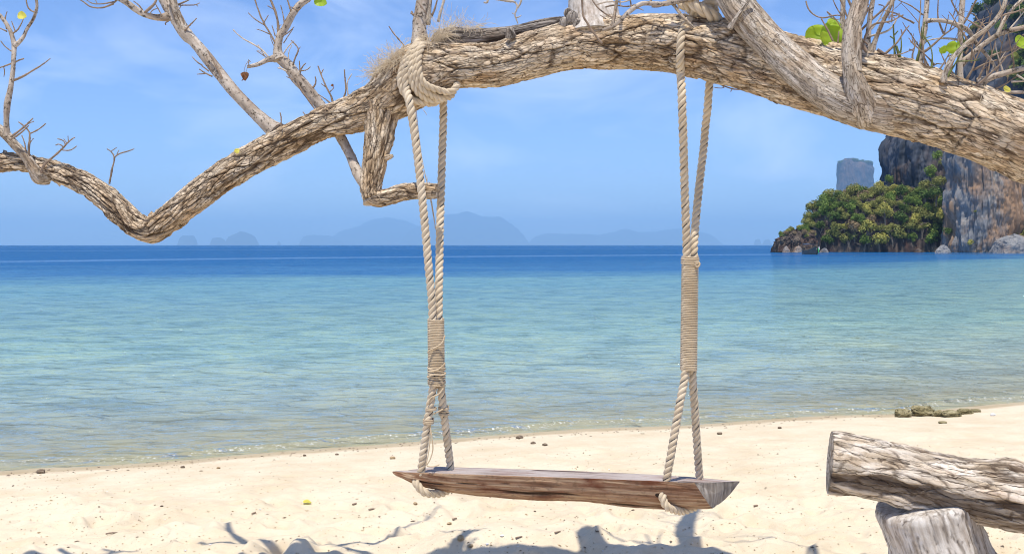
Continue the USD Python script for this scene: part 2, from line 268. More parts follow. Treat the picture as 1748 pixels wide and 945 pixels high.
M['sea'] = usdkit.material(stage, L + 'sea_water', {
    'g': ('geometry', {}), 'x': ('separate_xyz', {}), 'a': ('attribute', {'attribute': 'offshore'}),
    # wobbling edges of the colour bands
    'mpn': ('mapping', {'scale': (0.035, 0.10, 0.0)}), 'nn': ('noise_texture', {'scale': 1.0, 'detail': 5.0, 'roughness': 0.6}),
    'nm': ('map_range', {'from_min': 0.25, 'from_max': 0.75, 'to_min': 0.72, 'to_max': 1.28}), 'dd': ('math', {'math_type': 'multiply'}),
    'lg': ('math', {'math_type': 'power', 'value2': 0.5}), 'sc': ('math', {'math_type': 'multiply', 'value2': 0.0625}),
    'col': ('rgb_ramp', ramp((0.0, (0.50, 0.48, 0.40)), (0.09, (0.385, 0.465, 0.43)), (0.15, (0.315, 0.425, 0.385)), (0.20, (0.24, 0.365, 0.335)), (0.26, (0.18, 0.30, 0.30)), (0.32, (0.15, 0.275, 0.305)), (0.40, (0.125, 0.265, 0.32)), (0.45, (0.075, 0.195, 0.30)),
                             (0.49, (0.03, 0.13, 0.29)), (0.56, (0.026, 0.12, 0.27)), (0.62, (0.006, 0.090, 0.25)), (1.0, (0.003, 0.080, 0.235)))),
    # patches of weed and coral on the bottom seen through the water
    'mpp': ('mapping', {'scale': (0.7, 0.75, 0.0)}), 'np': ('noise_texture', {'scale': 1.0, 'detail': 6.0, 'roughness': 0.72, 'distortion': 0.6}),
    'rp': ('rgb_ramp', ramp((0.38, (0.55, 0.64, 0.72)), (0.50, (0.90, 0.94, 0.97)), (0.64, (1.20, 1.12, 0.95)))), 'mp_': ('mix', {'mix_type': 'multiply', 'fac': 0.8}),
    # waves
    'mw1': ('mapping', {'scale': (1.9, 2.9, 1.0), 'rotation': (0, 0, 0.12)}), 'w1': ('noise_texture', {'scale': 1.0, 'detail': 2.5, 'roughness': 0.5, 'distortion': 0.5}),
    'mw2': ('mapping', {'scale': (6.5, 9.0, 1.0), 'rotation': (0, 0, -0.15)}), 'w2': ('noise_texture', {'scale': 1.0, 'detail': 3.0, 'roughness': 0.6}),
    'b1': ('bump', {'strength': 1.0, 'distance': 0.36}), 'b2': ('bump', {'strength': 1.0, 'distance': 0.016}),
    'fr': ('fresnel', {'IOR': 1.33}), 'fm0': ('math', {'math_type': 'multiply', 'value2': 0.62}), 'sa': ('attribute', {'attribute': 'slick'}), 'fm': ('math', {'math_type': 'multiply_add', 'value2': 0.42}),
    'df': ('diffuse_bsdf', {}), 'tr': ('transparent_bsdf', {'color': (0.90, 0.97, 0.97)}),
    'op': ('rgb_ramp', ramp((0.0, (0.0, 0.0, 0.0)), (0.05, (0.22,) * 3), (0.12, (0.68,) * 3), (0.20, (0.93,) * 3), (0.30, (1, 1, 1)))),
    'gl': ('glossy_bsdf', {'roughness': 0.04, 'color': (0.88, 0.96, 1.0)}),
    'mb': ('mix_closure', {}), 'ms': ('mix_closure', {}),
    # thin foam and sparkles, both painted matt white, on the little shore break
    'fa': ('attribute', {'attribute': 'foam_sparkle'}), 'fn': ('noise_texture', {'scale': 26.0, 'detail': 5.0, 'roughness': 0.7}), 'fr2': ('rgb_ramp', ramp((0.55, (0, 0, 0)), (0.66, (1, 1, 1)))),
    'ff': ('math', {'math_type': 'multiply'}), 'fd': ('diffuse_bsdf', {'color': (0.80, 0.80, 0.76)}), 'mf': ('mix_closure', {})},
    [('g.position', 'mpn.vector'), ('mpn.vector', 'nn.vector'), ('nn.fac', 'nm.value'), ('a.fac', 'dd.value1'), ('nm.result', 'dd.value2'), ('dd.value', 'lg.value1'), ('lg.value', 'sc.value1'),
     ('sc.value', 'col.fac'), ('g.position', 'mpp.vector'), ('mpp.vector', 'np.vector'), ('np.fac', 'rp.fac'), ('col.color', 'mp_.color1'), ('rp.color', 'mp_.color2'),
     ('g.position', 'mw1.vector'), ('mw1.vector', 'w1.vector'), ('g.position', 'mw2.vector'), ('mw2.vector', 'w2.vector'), ('w1.fac', 'b1.height'), ('w2.fac', 'b2.height'), ('b1.normal', 'b2.normal'),
     ('b2.normal', 'fr.normal'), ('fr.fac', 'fm0.value1'), ('sa.fac', 'fm.value1'), ('fm0.value', 'fm.value3'), ('b2.normal', 'gl.normal'), ('b1.normal', 'df.normal'), ('mp_.color', 'df.color'),
     ('sc.value', 'op.fac'), ('op.color', 'mb.fac'), ('tr.BSDF', 'mb.closure1'), ('df.BSDF', 'mb.closure2'), ('fm.value', 'ms.fac'), ('mb.closure', 'ms.closure1'), ('gl.BSDF', 'ms.closure2'),
     ('g.position', 'fn.vector'), ('fn.fac', 'fr2.fac'), ('fa.fac', 'ff.value1'), ('fr2.color', 'ff.value2'), ('ff.value', 'mf.fac'), ('ms.closure', 'mf.closure1'), ('fd.BSDF', 'mf.closure2')],
    surface='mf.closure')
off = np.maximum(WY - base - 0.9 * np.maximum(WX - 15, 0), 0.25 * np.maximum(WY - base, 0)) * 0.94
foam_sparkle = amp * np.exp(-((d - 0.24 - 0.35 * wob) / 0.07) ** 2) * 0.62
nw_, nn_ = len(wx), len(wn)
ix = np.arange(nw_ * nn_).reshape(nn_, nw_)
yc = np.interp(WX / np.maximum(WY, 1) , np.array([-0.6, -0.51, -0.16, 0.25, 0.6]), np.array([108, 112, 150, 195, 215.]))
slick = np.exp(-((WY - yc) / (0.045 * yc)) ** 2) * (0.5 + fbm(np.stack([WX / 30, WY / 8, WX * 0], -1), 3, 77)) + 0.5 * np.exp(-((WY - 2.6 * yc) / (0.10 * yc)) ** 2)
put('sea', (np.stack([WX, WY, WZ], -1).reshape(-1, 3), np.stack([ix[:-1, :-1], ix[:-1, 1:], ix[1:, 1:], ix[1:, :-1]], -1).reshape(-1, 4)), M['sea'],
    attrs={'offshore': np.maximum(off, 0).ravel(), 'foam_sparkle': foam_sparkle.ravel(), 'slick': slick.ravel()}, label='calm turquoise sea turning deep blue towards the horizon', kind='structure')

# ------------------------------------------------------------------ far rock: cliffs, headland, stack, islands
def rock_material(name, cols, stain, scale=1.0, streak=True):
    s = scale
    return usdkit.material(stage, L + name, {
        'g': ('geometry', {}), 'm1': ('mapping', {'scale': (0.42 * s, 0.42 * s, 0.10 * s)}), 'n1': ('noise_texture', {'scale': 1.0, 'detail': 7.0, 'roughness': 0.65, 'distortion': 0.8}),
        'r1': ('rgb_ramp', {'ramp': [(0.28, cols[0]), (0.43, cols[1]), (0.56, cols[2]), (0.72, cols[3])]}),
        'm2': ('mapping', {'scale': (0.13 * s, 0.13 * s, 0.10 * s), 'location': (3, 1, 2)}), 'n2': ('noise_texture', {'scale': 1.0, 'detail': 5.0, 'roughness': 0.6, 'distortion': 1.0}),
        'r2': ('rgb_ramp', {'ramp': [(0.48, (0, 0, 0)), (0.62, (0.85,) * 3)]}), 'mx': ('mix', {'mix_type': 'mix', 'color2': stain}),
        'b': ('bump', {'strength': 0.8, 'distance': 0.5 / s}), 'p': ('principled_bsdf', {'roughness': 0.95, 'specular_ior_level': 0.1})},
        [('g.position', 'm1.vector'), ('m1.vector', 'n1.vector'), ('n1.fac', 'r1.fac'), ('g.position', 'm2.vector'), ('m2.vector', 'n2.vector'), ('n2.fac', 'r2.fac'), ('r2.color', 'mx.fac'),
         ('r1.color', 'mx.color1'), ('mx.color', 'p.base_color'), ('n1.fac', 'b.height'), ('b.normal', 'p.normal')], surface='p.BSDF')
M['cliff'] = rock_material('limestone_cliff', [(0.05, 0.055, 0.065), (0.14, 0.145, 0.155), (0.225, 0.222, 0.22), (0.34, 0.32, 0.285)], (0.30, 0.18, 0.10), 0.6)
M['shaded_cliff'] = rock_material('shade_tinted_limestone', [(0.02, 0.026, 0.036), (0.048, 0.058, 0.075), (0.075, 0.085, 0.105), (0.13, 0.135, 0.15)], (0.105, 0.072, 0.055), 0.6)  # blue shade of these rock faces is put into the colour
M['shore_rock'] = rock_material('brown_shore_rock', [(0.02, 0.018, 0.02), (0.05, 0.042, 0.04), (0.10, 0.08, 0.065), (0.22, 0.18, 0.13)], (0.075, 0.042, 0.034), 1.4)
M['hill_earth'] = rock_material('wooded_slope_earth', [(0.02, 0.022, 0.012), (0.045, 0.05, 0.022), (0.08, 0.075, 0.035), (0.13, 0.10, 0.06)], (0.06, 0.07, 0.025))
M['shaded_stack_rock'] = rock_material('shade_tinted_stack_limestone', [(0.02, 0.03, 0.045), (0.04, 0.055, 0.075), (0.07, 0.08, 0.10), (0.11, 0.11, 0.115)], (0.15, 0.09, 0.065), 0.05)  # dark blue of haze and shade is put into the rock colour
M['island_rock'] = rock_material('island_limestone', [(0.03, 0.04, 0.04), (0.05, 0.06, 0.05), (0.07, 0.08, 0.07), (0.10, 0.10, 0.09)], (0.05, 0.06, 0.04), 0.01)

def mass(cx, cy, a, b, z0, H, profile, lump=0.12, rough=0.05, nth=260, nv=110, seed=0, power=2.5, topvar=0.1, strata=1.0, shear=(0, 0), rscale=1.0, lean=None):
    """a free-standing mass of rock: plan superellipse (a, b), profile(v) -> horizontal scale"""
    th = np.linspace(0, 2 * PI, nth, endpoint=False); v = np.linspace(0, 1, nv)
    TH, V = np.meshgrid(th, v)
    c, s = np.cos(TH), np.sin(TH)
    q = (np.abs(c) ** power + np.abs(s) ** power) ** (-1 / power)
    S = profile(V)
    ht = H * (1 + topvar * 2 * (fbm(np.stack([c * 1.6 + seed, s * 1.6, 0 * c], -1), 3, seed) - 0.5))
    P = np.stack([cx + a * q * S * c, cy + b * q * S * s, z0 + V * ht], -1)
    size = min(a, b)
    big = fbm(P / (size * 0.55) + seed * 3.1, 4, seed) - 0.5
    st = P * np.array([1, 1, 0.11 * strata]) / (size * 0.14 * rscale)
    crag = np.abs(fbm(st + seed, 5, seed + 5) - 0.5) * 2
    disp = (lump * 2 * big - rough * 2.2 * (0.35 - crag)) * size
    w = np.where(S > 0.02, 1.0, 0.0)
    nrm = np.stack([c * b, s * a, 0 * c], -1); nrm /= np.linalg.norm(nrm, axis=-1, keepdims=True)
    P += nrm * (disp * w)[..., None]
    P[..., 0] += shear[0] * V * H; P[..., 1] += shear[1] * V * H
    P[..., 2] += (fbm(P / (size * 0.25), 3, seed + 8) - 0.5) * size * 0.12 * smooth01(0.5, 1, V)
    i = np.arange(nth * nv).reshape(nv, nth); j = np.roll(i, -1, 1)
    f = np.stack([i[:-1], j[:-1], j[1:], i[1:]], -1).reshape(-1, 4)
    top = len(P.reshape(-1, 3)); vv = np.vstack([P.reshape(-1, 3), P[-1].mean(0)[None]])
    cap = np.stack([i[-1], j[-1], np.full(nth, top)], -1)
    return vv, np.vstack([tri(f), cap])

def prof(*pts):
    x, y = zip(*pts); p = PchipInterpolator(x, y); return lambda v: p(v)
CL = prof((0, 0.93), (0.03, 0.90), (0.055, 0.97), (0.12, 1.0), (0.6, 0.97), (0.85, 0.86), (0.96, 0.6), (1, 0.03))
HILL = prof((0, 1.0), (0.08, 0.99), (0.3, 0.93), (0.6, 0.74), (0.85, 0.46), (0.97, 0.18), (1, 0.02))

def X_(px, Y): return (px - CX) / F * Y
def Z_(py, Y): return CAMZ - (py - HY) / F * Y
def px_mass(p0, p1, ytop, Y, depth, profile, z0=-2.5, **k):
    a = (p1 - p0) / 2 / F * Y
    return mass(X_((p0 + p1) / 2, Y), Y, a, depth, z0, Z_(ytop, Y) - z0, profile, **k)

surfaces = {}
def rock(name, mesh, mat, label, key=None, **k):
    p = put(name, mesh, mat, label=label, kind='structure', **k)
    if key: surfaces[key] = mesh
    return p
rock('shore_rock', px_mass(1322, 1398, 392, 246, 5.5, prof((0, 0.88), (0.22, 0.90), (0.34, 1.0), (0.6, 0.93), (0.85, 0.66), (1, 0.04)), lump=0.20, rough=0.22, seed=11, nth=240, nv=70, topvar=0.12), M['shore_rock'],
     'low brown rock with an undercut foot at the tip of the headland', 'point')
rock('headland', px_mass(1366, 1660, 334, 262, 12, prof((0, 0.92), (0.09, 0.90), (0.14, 1.0), (0.45, 0.98), (0.72, 0.86), (0.92, 0.62), (1, 0.05)), lump=0.10, rough=0.08, seed=4, power=2.2, nth=360, nv=110, topvar=0.10), M['shore_rock'],
     'wooded rocky headland reaching out into the bay', 'hill')
rock('cliff', px_mass(1509, 1665, 186, 282, 11, CL, lump=0.13, rough=0.15, seed=23, power=3.2, nth=360, nv=160), M['shaded_cliff'], 'sheer blue grey cliff rising behind the wooded headland', 'cliffA')
rock('cliff', px_mass(1620, 1742, 205, 240, 9, CL, lump=0.15, rough=0.16, seed=31, power=2.8, nth=360, nv=160), M['cliff'], 'pale streaked cliff with rust stains standing right above the water', 'cliffB')
rock('mountain', px_mass(1600, 2150, -130, 345, 60, prof((0, 1), (0.2, 0.97), (0.5, 0.85), (0.75, 0.66), (0.93, 0.36), (1, 0.05)), lump=0.10, rough=0.05, seed=41, power=2.4, nth=360, nv=150, rscale=0.4), M['shaded_cliff'], 'tall wooded limestone mountain behind the tree at the right edge', 'massif')
rock('headland', px_mass(1700, 2010, 345, 236, 9, HILL, lump=0.10, rough=0.06, seed=52, nth=260, nv=80), M['shore_rock'], 'low wooded slope at the foot of the mountain at the right edge', 'right')
rock('shore_rock', px_mass(1692, 1768, 401, 227, 3.6, prof((0, 0.9), (0.2, 0.92), (0.3, 1.0), (0.6, 0.93), (0.85, 0.7), (1, 0.04)), lump=0.16, rough=0.12, seed=61, nth=160, nv=60), M['cliff'], 'grey rounded rock at the waterline right of the streaked cliff')
rock('shore_rock', px_mass(1596, 1624, 418, 228, 1.6, HILL, z0=-0.8, lump=0.2, rough=0.12, seed=62, nth=90, nv=36), M['cliff'], 'small pale boulder at the waterline left of the streaked cliff')
for k, (p0, p1, yt, lab) in enumerate([(1335, 1349, 420, 'left pale ledge stone under the low brown rock'), (1353, 1372, 419, 'wide pale ledge stone under the low brown rock'), (1398, 1416, 423, 'small pale stone at the waterline right of the boat'),
                                        (1560, 1576, 424, 'small flat stone at the waterline under the dark overhang')]):
    rock('shore_rock', px_mass(p0, p1, yt, 239.5, 1.2, HILL, z0=-0.6, lump=0.22, rough=0.12, seed=70 + k, nth=80, nv=30), M['cliff'] if k < 3 else M['shore_rock'], lab)
Y = 5200
rock('sea_stack', px_mass(1428, 1491, 276, Y, 60, prof((0, 1.03), (0.5, 1.0), (0.75, 0.98), (0.93, 0.96), (0.985, 0.82), (1, 0.1)), z0=-4, lump=0.10, rough=0.12, seed=83, power=2.8, nth=260, nv=140, topvar=0.10), M['shaded_stack_rock'],
     'square topped blue hazy sea stack beyond the headland')
def ridge(pts, Y, seed, nu=150, nv=34, z0=-90.0):
    """a ridge of land whose crest follows the points, with real depth and broken ground"""
    pts = np.array(pts, float); u = np.linspace(pts[0, 0], pts[-1, 0], nu); crest = PchipInterpolator(pts[:, 0], pts[:, 1])(u)
    x = X_(u, Y); h = Z_(crest, Y) - z0; W = (x[-1] - x[0]) * 0.35 + 60; v = np.linspace(-1, 1, nv)
    Xg, Vg = np.meshgrid(x, v); H = np.repeat(h[None], nv, 0); size = h.max()
    p = np.stack([Xg / size * 1.6, Vg * W / size * 1.6, 0 * Xg + seed], -1)
    Zg = z0 + H * (1 - np.abs(Vg) ** 1.7) * (1 + 0.5 * (fbm(p, 4, seed) - 0.5) * np.abs(Vg)) + (fbm(p * 5, 3, seed + 1) - 0.5) * size * 0.10
    Zg[0], Zg[-1], Zg[:, 0], Zg[:, -1] = z0, z0, z0, z0
    i = np.arange(nu * nv).reshape(nv, nu)
    return np.stack([Xg, Y + Vg * W, Zg], -1).reshape(-1, 3), np.stack([i[:-1, :-1], i[:-1, 1:], i[1:, 1:], i[1:, :-1]], -1).reshape(-1, 4)
for pts, Y, lab in [
    ([(305, 418), (306.5, 407), (314, 402), (328, 402), (333.5, 406), (335, 418)], 20000, 'small dome shaped islet leftmost on the horizon'),
    ([(359, 418), (363, 407), (372, 405), (382, 408), (387, 418)], 20000, 'smaller of the two touching islets right of the bent branch'),
    ([(385, 418), (390, 405), (402, 399), (411, 395), (423, 398), (436, 406), (440, 418)], 20000, 'larger humped islet right of the bent branch'),
    ([(473, 418), (475.5, 411), (478, 413), (480, 418)], 24000, 'tiny needle islet alone on the horizon'),
    ([(513, 418), (518, 404), (536, 401), (560, 402), (575, 408), (590, 418)], 26000, 'low flat faint island left of the swing ropes'),
    ([(550, 418), (571, 402), (589, 392), (613, 386), (631, 377), (661, 371), (690, 377), (714, 386), (750, 400), (780, 418)], 28500, 'long faint hill island behind the left swing rope'),
    ([(684, 418), (696, 398), (714, 386), (744, 371), (774, 365), (797, 362), (827, 370), (851, 370), (869, 380), (887, 395), (905, 418)], 26000, 'largest rounded faint island seen between the swing ropes'),
    ([(900, 418), (916, 403), (940, 398), (970, 399), (1012, 400), (1047, 408), (1060, 418)], 27000, 'low sloping faint island right of the largest one'),
    ([(1000, 418), (1020, 402), (1047, 396), (1068, 390), (1089, 396), (1113, 396), (1137, 392), (1166, 390), (1196, 396), (1214, 402), (1227, 418)], 27500, 'long low faint island behind the right swing rope'),
    ([(1287, 418), (1290, 409), (1296, 408), (1300, 418)], 22000, 'left tiny islet just left of the headland tip'),
    ([(1301, 418), (1305, 410), (1311, 408), (1318, 418)], 22000, 'right tiny islet just left of the headland tip')]:
    rock('island', ridge(pts, Y, int(pts[0][0]) % 97), M['island_rock'], lab)

# ------------------------------------------------------------------ haze
hz = trimesh.creation.box([66000, 66000, 860]); hz.apply_translation([0, 0, 860 / 2 - 100])
M['haze'] = usdkit.material(stage, L + 'haze', {'v': ('principled_volume', {'color': (0.40, 0.69, 1.0), 'density': 9.5e-5, 'anisotropy': 0.0})}, [], volume='v.volume')
put('haze', hz, M['haze'], smooth=False, kind='stuff', label='thin blue sea haze over the bay')
# ------------------------------------------------------------------ limbs
def curve(pts, ds):
    """pts: rows of world x, y, z, radius -> evenly resampled"""
    pts = np.asarray(pts, float)
    u = np.concatenate([[0], np.cumsum(np.linalg.norm(np.diff(pts[:, :3], axis=0), axis=1))])
    n = max(int(u[-1] / ds), 4); s = np.linspace(0, u[-1], n)
    q = np.stack([PchipInterpolator(u, pts[:, k])(s) for k in range(4)], 1)
    if len(pts) > 2:                               # round the corners a little
        w = max(int(0.5 * np.median(q[:, 3]) / ds), 1)
        ker = np.hanning(2 * w + 3)[1:-1]; ker /= ker.sum()
        for k in range(3):
            pad = np.concatenate([2 * q[0, k] - q[w:0:-1, k], q[:, k], 2 * q[-1, k] - q[-2:-w - 2:-1, k]]) if len(q) > 2 * w + 2 else None
            if pad is not None: q[:, k] = np.convolve(pad, ker, 'same')[w:w + n]
    return q, s

def frames(C):
    T = np.gradient(C, axis=0); T /= np.linalg.norm(T, axis=1, keepdims=True)
    N = np.zeros_like(T); a = np.array([0, -1.0, 0]) if abs(T[0, 1]) < 0.8 else np.array([0, 0, 1.0])
    n = a - T[0] * (a @ T[0]); N[0] = n / np.linalg.norm(n)
    for i in range(1, len(T)):
        n = N[i - 1] - T[i] * (N[i - 1] @ T[i]); N[i] = n / np.linalg.norm(n)
    return T, N, np.cross(T, N)

def shell(ring):
    """(n, m, 3) rings -> closed mesh with fanned ends; returns v, f and how many vertices were added"""
    n, m = ring.shape[:2]
    i = np.arange(n * m).reshape(n, m); j = np.roll(i, -1, 1)
    f = tri(np.stack([i[:-1], j[:-1], j[1:], i[1:]], -1).reshape(-1, 4))
    v = np.vstack([ring.reshape(-1, 3), ring[0].mean(0)[None], ring[-1].mean(0)[None]])
    a, b = n * m, n * m + 1
    f = np.vstack([f, np.stack([j[0], i[0], np.full(m, a)], -1), np.stack([i[-1], j[-1], np.full(m, b)], -1)])
    return v, f

def bark_height(rest, s, R, amp, cell, seed, ridge=1.0):
    """plates between cracks; returns height (m) and crack mask"""
    P = rest.reshape(-1, 3); r = np.random.default_rng(seed)
    Rm = float(np.mean(R)); Ltot = s[-1] + 0.1
    W = P + 0.45 * cell[1] * (np.stack([fbm(P * 30 + 5 * k, 2, seed + k) for k in range(3)], -1) - 0.5) * np.array([2.2, 1, 1]) \
          + 1.6 * cell[1] * (np.stack([fbm(P * 6 + 9 * k, 2, seed + 7 + k) for k in range(3)], -1) - 0.5)
    def vor(c, k):
        n = max(int(Ltot * 2 * PI * Rm / (c[0] * c[1])), 12)
        ss = r.uniform(-0.05, Ltot, n); th = r.uniform(0, 2 * PI, n); rr = np.interp(ss, s, R)
        feat = np.stack([ss / c[0], rr * np.cos(th) / c[1], rr * np.sin(th) / c[1]], 1)
        d, i = cKDTree(feat).query(W / np.array([c[0], c[1], c[1]]), k=2)
        return d[:, 1] - d[:, 0], r.uniform(0, 1, n)[i[:, 0]]
    e1, h1 = vor(cell, 0)
    e2, h2 = vor((cell[0] * 4.5, cell[1] * 2.6), 1)
    plate = smooth01(0.0, 0.17, e1); fur = smooth01(0.0, 0.13, e2)
    fine = fbm(P * np.array([45, 110, 110]), 3, seed + 20) - 0.5
    h = amp * (0.55 * plate + 0.5 * (h1 - 0.5) * plate + ridge * 1.5 * fur + 0.8 * (h2 - 0.5) * fur * ridge + 1.5 * fine)
    crack = np.minimum(plate * 0.75 + 0.25 + 0.25 * fine, 1) * (1 - 0.75 * ridge * (1 - smooth01(0.0, 0.16, e2)))
    return h, np.clip(crack, 0, 1)

def limb(pts, ds=0.006, nth=40, amp=0.0, cell=(0.05, 0.018), lump=0.06, seed=1, ridge=1.0, knots=0, flare=0.0):
    q, s = curve(pts, ds)
    q[:, 3] *= 1 + flare * np.exp(-(s / (2.2 * q[0, 3] + 1e-6)) ** 1.5)
    C, R = q[:, :3], q[:, 3]
    T, N, B = frames(C)
    th = np.linspace(0, 2 * PI, nth, endpoint=False)
    ct, st = np.cos(th), np.sin(th)
    rest = np.stack([np.repeat(s[:, None], nth, 1), R[:, None] * ct, R[:, None] * st], -1)
    rr = np.repeat(R[:, None], nth, 1)
    big = fbm(rest * np.array([5, 9, 9]) + seed * 1.7, 3, seed) - 0.5
    rr = rr * (1 + 2.2 * lump * big)
    kr = np.random.default_rng(seed + 99)
    crack = np.ones(rest.shape[:2])
    for k in range(knots):
        s0, t0, w = kr.uniform(0.03, 0.97) * s[-1], kr.uniform(0, 2 * PI), kr.uniform(0.5, 0.95) * float(np.mean(R)) * 0.55
        dth = (th - t0 + PI) % (2 * PI) - PI
        dist = np.sqrt((s[:, None] - s0) ** 2 + (R[:, None] * dth[None]) ** 2) / w
        rr = rr + w * kr.uniform(0.25, 0.5) * (np.exp(-dist ** 2 * 1.2) - 0.8 * np.exp(-dist ** 2 * 9))
        crack = crack * (1 - 0.7 * np.exp(-dist ** 2 * 10))
    if amp:
        h, c = bark_height(rest, s, R, amp, cell, seed, ridge)
        rr = rr + h.reshape(rr.shape) - amp * 1.3; crack = crack * c.reshape(rr.shape)
    else:
        h = fbm(rest * np.array([60, 140, 140]) + seed, 3, seed + 3) - 0.5
        rr = rr + h * 0.14 * np.minimum(R, 0.02)[:, None]; crack = crack * np.clip(0.95 + 0.6 * h, 0, 1)
    ring = C[:, None] + rr[..., None] * (N[:, None] * ct[None, :, None] + B[:, None] * st[None, :, None])
    v, f = shell(ring)
    ex = np.vstack([rest.reshape(-1, 3), [[0, 0, 0], [s[-1], 0, 0]]]); ex = ex + seed * np.array([3.1, 1.7, 0.9])
    return (v, f), {'rest': ex, 'crack': np.concatenate([crack.ravel(), [0.6, 0.6]])}

def DY(px): return -0.36 * float(smooth01(1000, 1560, px))
def tat(px, py, Y): return at(px, py, Y + DY(px))
def P_(rows, f=None):
    """rows of photo px, py, distance, radius in px -> world rows"""
    return np.array([[*tat(a, b, Y), r / F * (Y + DY(a))] for a, b, Y, r in rows])

TREE = thing('shore_tree', 'old leaning tree with a thick cracked bark trunk and leafless branches over the beach', 'tree')
def part(name, rows, mat, **k):
    if 'branch' in name or 'limb' in name: k.setdefault('flare', 0.35)
    m, a = limb(P_(rows), **k); return put(name, m, M[mat], TREE, attrs=a)

MAIN = [(0, 277, 4.46, 14), (50, 280, 4.46, 13), (100, 294, 4.45, 17), (150, 316, 4.45, 18), (200, 354, 4.44, 20), (235, 385, 4.43, 21), (256, 392, 4.43, 22), (280, 378, 4.42, 22),
        (310, 355, 4.41, 23), (350, 325, 4.40, 25), (400, 290, 4.38, 25), (450, 262, 4.36, 25), (500, 236, 4.34, 25), (550, 211, 4.32, 25), (600, 196, 4.29, 30), (650, 174, 4.26, 36), (685, 150, 4.24, 44),
        (720, 124, 4.22, 50), (780, 113, 4.21, 37), (840, 111, 4.20, 36), (900, 96, 4.19, 38), (950, 83, 4.18, 41), (1000, 74, 4.17, 42), (1100, 71, 4.15, 44), (1200, 82, 4.12, 49), (1300, 103, 4.08, 56),
        (1400, 132, 4.04, 58), (1480, 154, 4.0, 63), (1560, 172, 3.96, 61), (1650, 201, 3.92, 60), (1748, 240, 3.88, 60), (1850, 285, 3.84, 63), (2000, 360, 3.78, 72), (2200, 520, 3.7, 88), (2350, 760, 3.65, 110), (2420, 1120, 3.6, 150)]
MAIN = [(-160, 300, 4.48, 11), (-80, 285, 4.47, 12)] + MAIN
_mc = curve(P_(MAIN), 0.01)[0]
def skin(px, py, lift=0.0, side=-1):
    """the point on the near (side -1) or far (side 1) skin of the main limb behind the pixel"""
    best = None
    for c in _mc:
        qx, qy = CX + c[0] / c[1] * F, HY - (c[2] - CAMZ) / c[1] * F
        d2 = (qx - px) ** 2 + (qy - py) ** 2
        if best is None or d2 < best[0]: best = (d2, c)
    d = math.sqrt(best[0]) / F * best[1][1]; R = best[1][3] + lift
    return at(px, py, best[1][1] + side * math.sqrt(max(R * R - d * d, 0.0)))

part('trunk', MAIN[:-4], 'bark', ds=0.0042, nth=216, amp=0.0058, cell=(0.055, 0.018), lump=0.10, seed=3, knots=26)
part('trunk', MAIN[-7:], 'bark', ds=0.02, nth=60, amp=0.006, cell=(0.10, 0.04), lump=0.05, seed=4)
part('stub', [(652, 180, 4.25, 34), (650, 205, 4.24, 27), (647, 235, 4.22, 23), (641, 265, 4.21, 20), (637, 295, 4.20, 18), (633, 318, 4.20, 17), (636, 338, 4.19, 14)], 'bark', ds=0.005, nth=80, amp=0.005, cell=(0.045, 0.015), seed=5, knots=2)
part('stub', [(628, 326, 4.20, 13), (645, 338, 4.20, 15), (662, 336, 4.19, 13), (690, 328, 4.17, 13), (720, 326, 4.15, 12), (740, 327, 4.14, 11.5), (747, 327, 4.135, 11)], 'bark', ds=0.004, nth=60, amp=0.004, cell=(0.035, 0.012), seed=6)
part('broken_twig', [(655, 270, 4.20, 6), (664, 268, 4.18, 5), (670, 266, 4.17, 3)], 'bark', ds=0.003, nth=16, seed=7)
# forked side branch that drops behind the trunk
part('side_branch', [(636, 345, 4.20, 12), (628, 322, 4.22, 10), (614, 302, 4.25, 9), (598, 266, 4.31, 8.5), (578, 228, 4.38, 8.5), (548, 182, 4.42, 9), (530, 158, 4.43, 10), (508, 134, 4.44, 11), (490, 110, 4.45, 10), (474, 97, 4.45, 9)], 'pale_bark', ds=0.004, nth=36, lump=0.14, seed=8, knots=12)
part('side_branch', [(478, 102, 4.45, 9), (474, 85, 4.45, 6.5), (477, 64, 4.45, 6), (487, 48, 4.46, 6), (498, 27, 4.46, 6), (510, 10, 4.47, 6), (530, -5, 4.48, 5), (575, -60, 4.55, 5), (600, -160, 4.7, 4)], 'pale_bark', ds=0.004, nth=30, lump=0.16, seed=9, knots=14)
part('side_branch', [(476, 99, 4.45, 7), (458, 102, 4.43, 4.5), (440, 110, 4.42, 4), (422, 114, 4.41, 3)], 'pale_bark', ds=0.004, nth=20, lump=0.16, seed=10)
part('side_branch', [(472, 226, 4.36, 13), (458, 214, 4.37, 10.5), (430, 188, 4.39, 10), (400, 157, 4.41, 10), (378, 130, 4.43, 10), (352, 97, 4.45, 10), (332, 73, 4.47, 9), (316, 56, 4.48, 11), (300, 30, 4.5, 11), (286, 8, 4.52, 10), (268, -30, 4.56, 9), (240, -110, 4.66, 7), (235, -160, 4.72, 3)],
     'pale_bark', ds=0.004, nth=40, lump=0.12, seed=11, knots=18)
part('side_branch', [(317, 58, 4.48, 8), (306, 34, 4.47, 7), (297, 8, 4.46, 6.5), (290, -30, 4.46, 6), (300, -120, 4.5, 5)], 'smooth_bark', ds=0.004, nth=26, seed=12)
part('side_branch', [(288, 28, 4.5, 6), (268, 30, 4.47, 5), (250, 26, 4.45, 4.5), (232, 16, 4.43, 5), (212, 2, 4.41, 4.5), (190, -8, 4.4, 3.5)], 'pale_bark', ds=0.004, nth=20, lump=0.16, seed=13, knots=5)
part('side_branch', [(82, 300, 4.46, 11), (70, 300, 4.44, 12), (58, 288, 4.42, 9.5), (46, 270, 4.41, 8), (26, 248, 4.41, 7.5), (8, 228, 4.42, 8), (-12, 212, 4.43, 7), (-60, 170, 4.48, 6)], 'smooth_bark', ds=0.004, nth=32, lump=0.1, seed=14, knots=4)
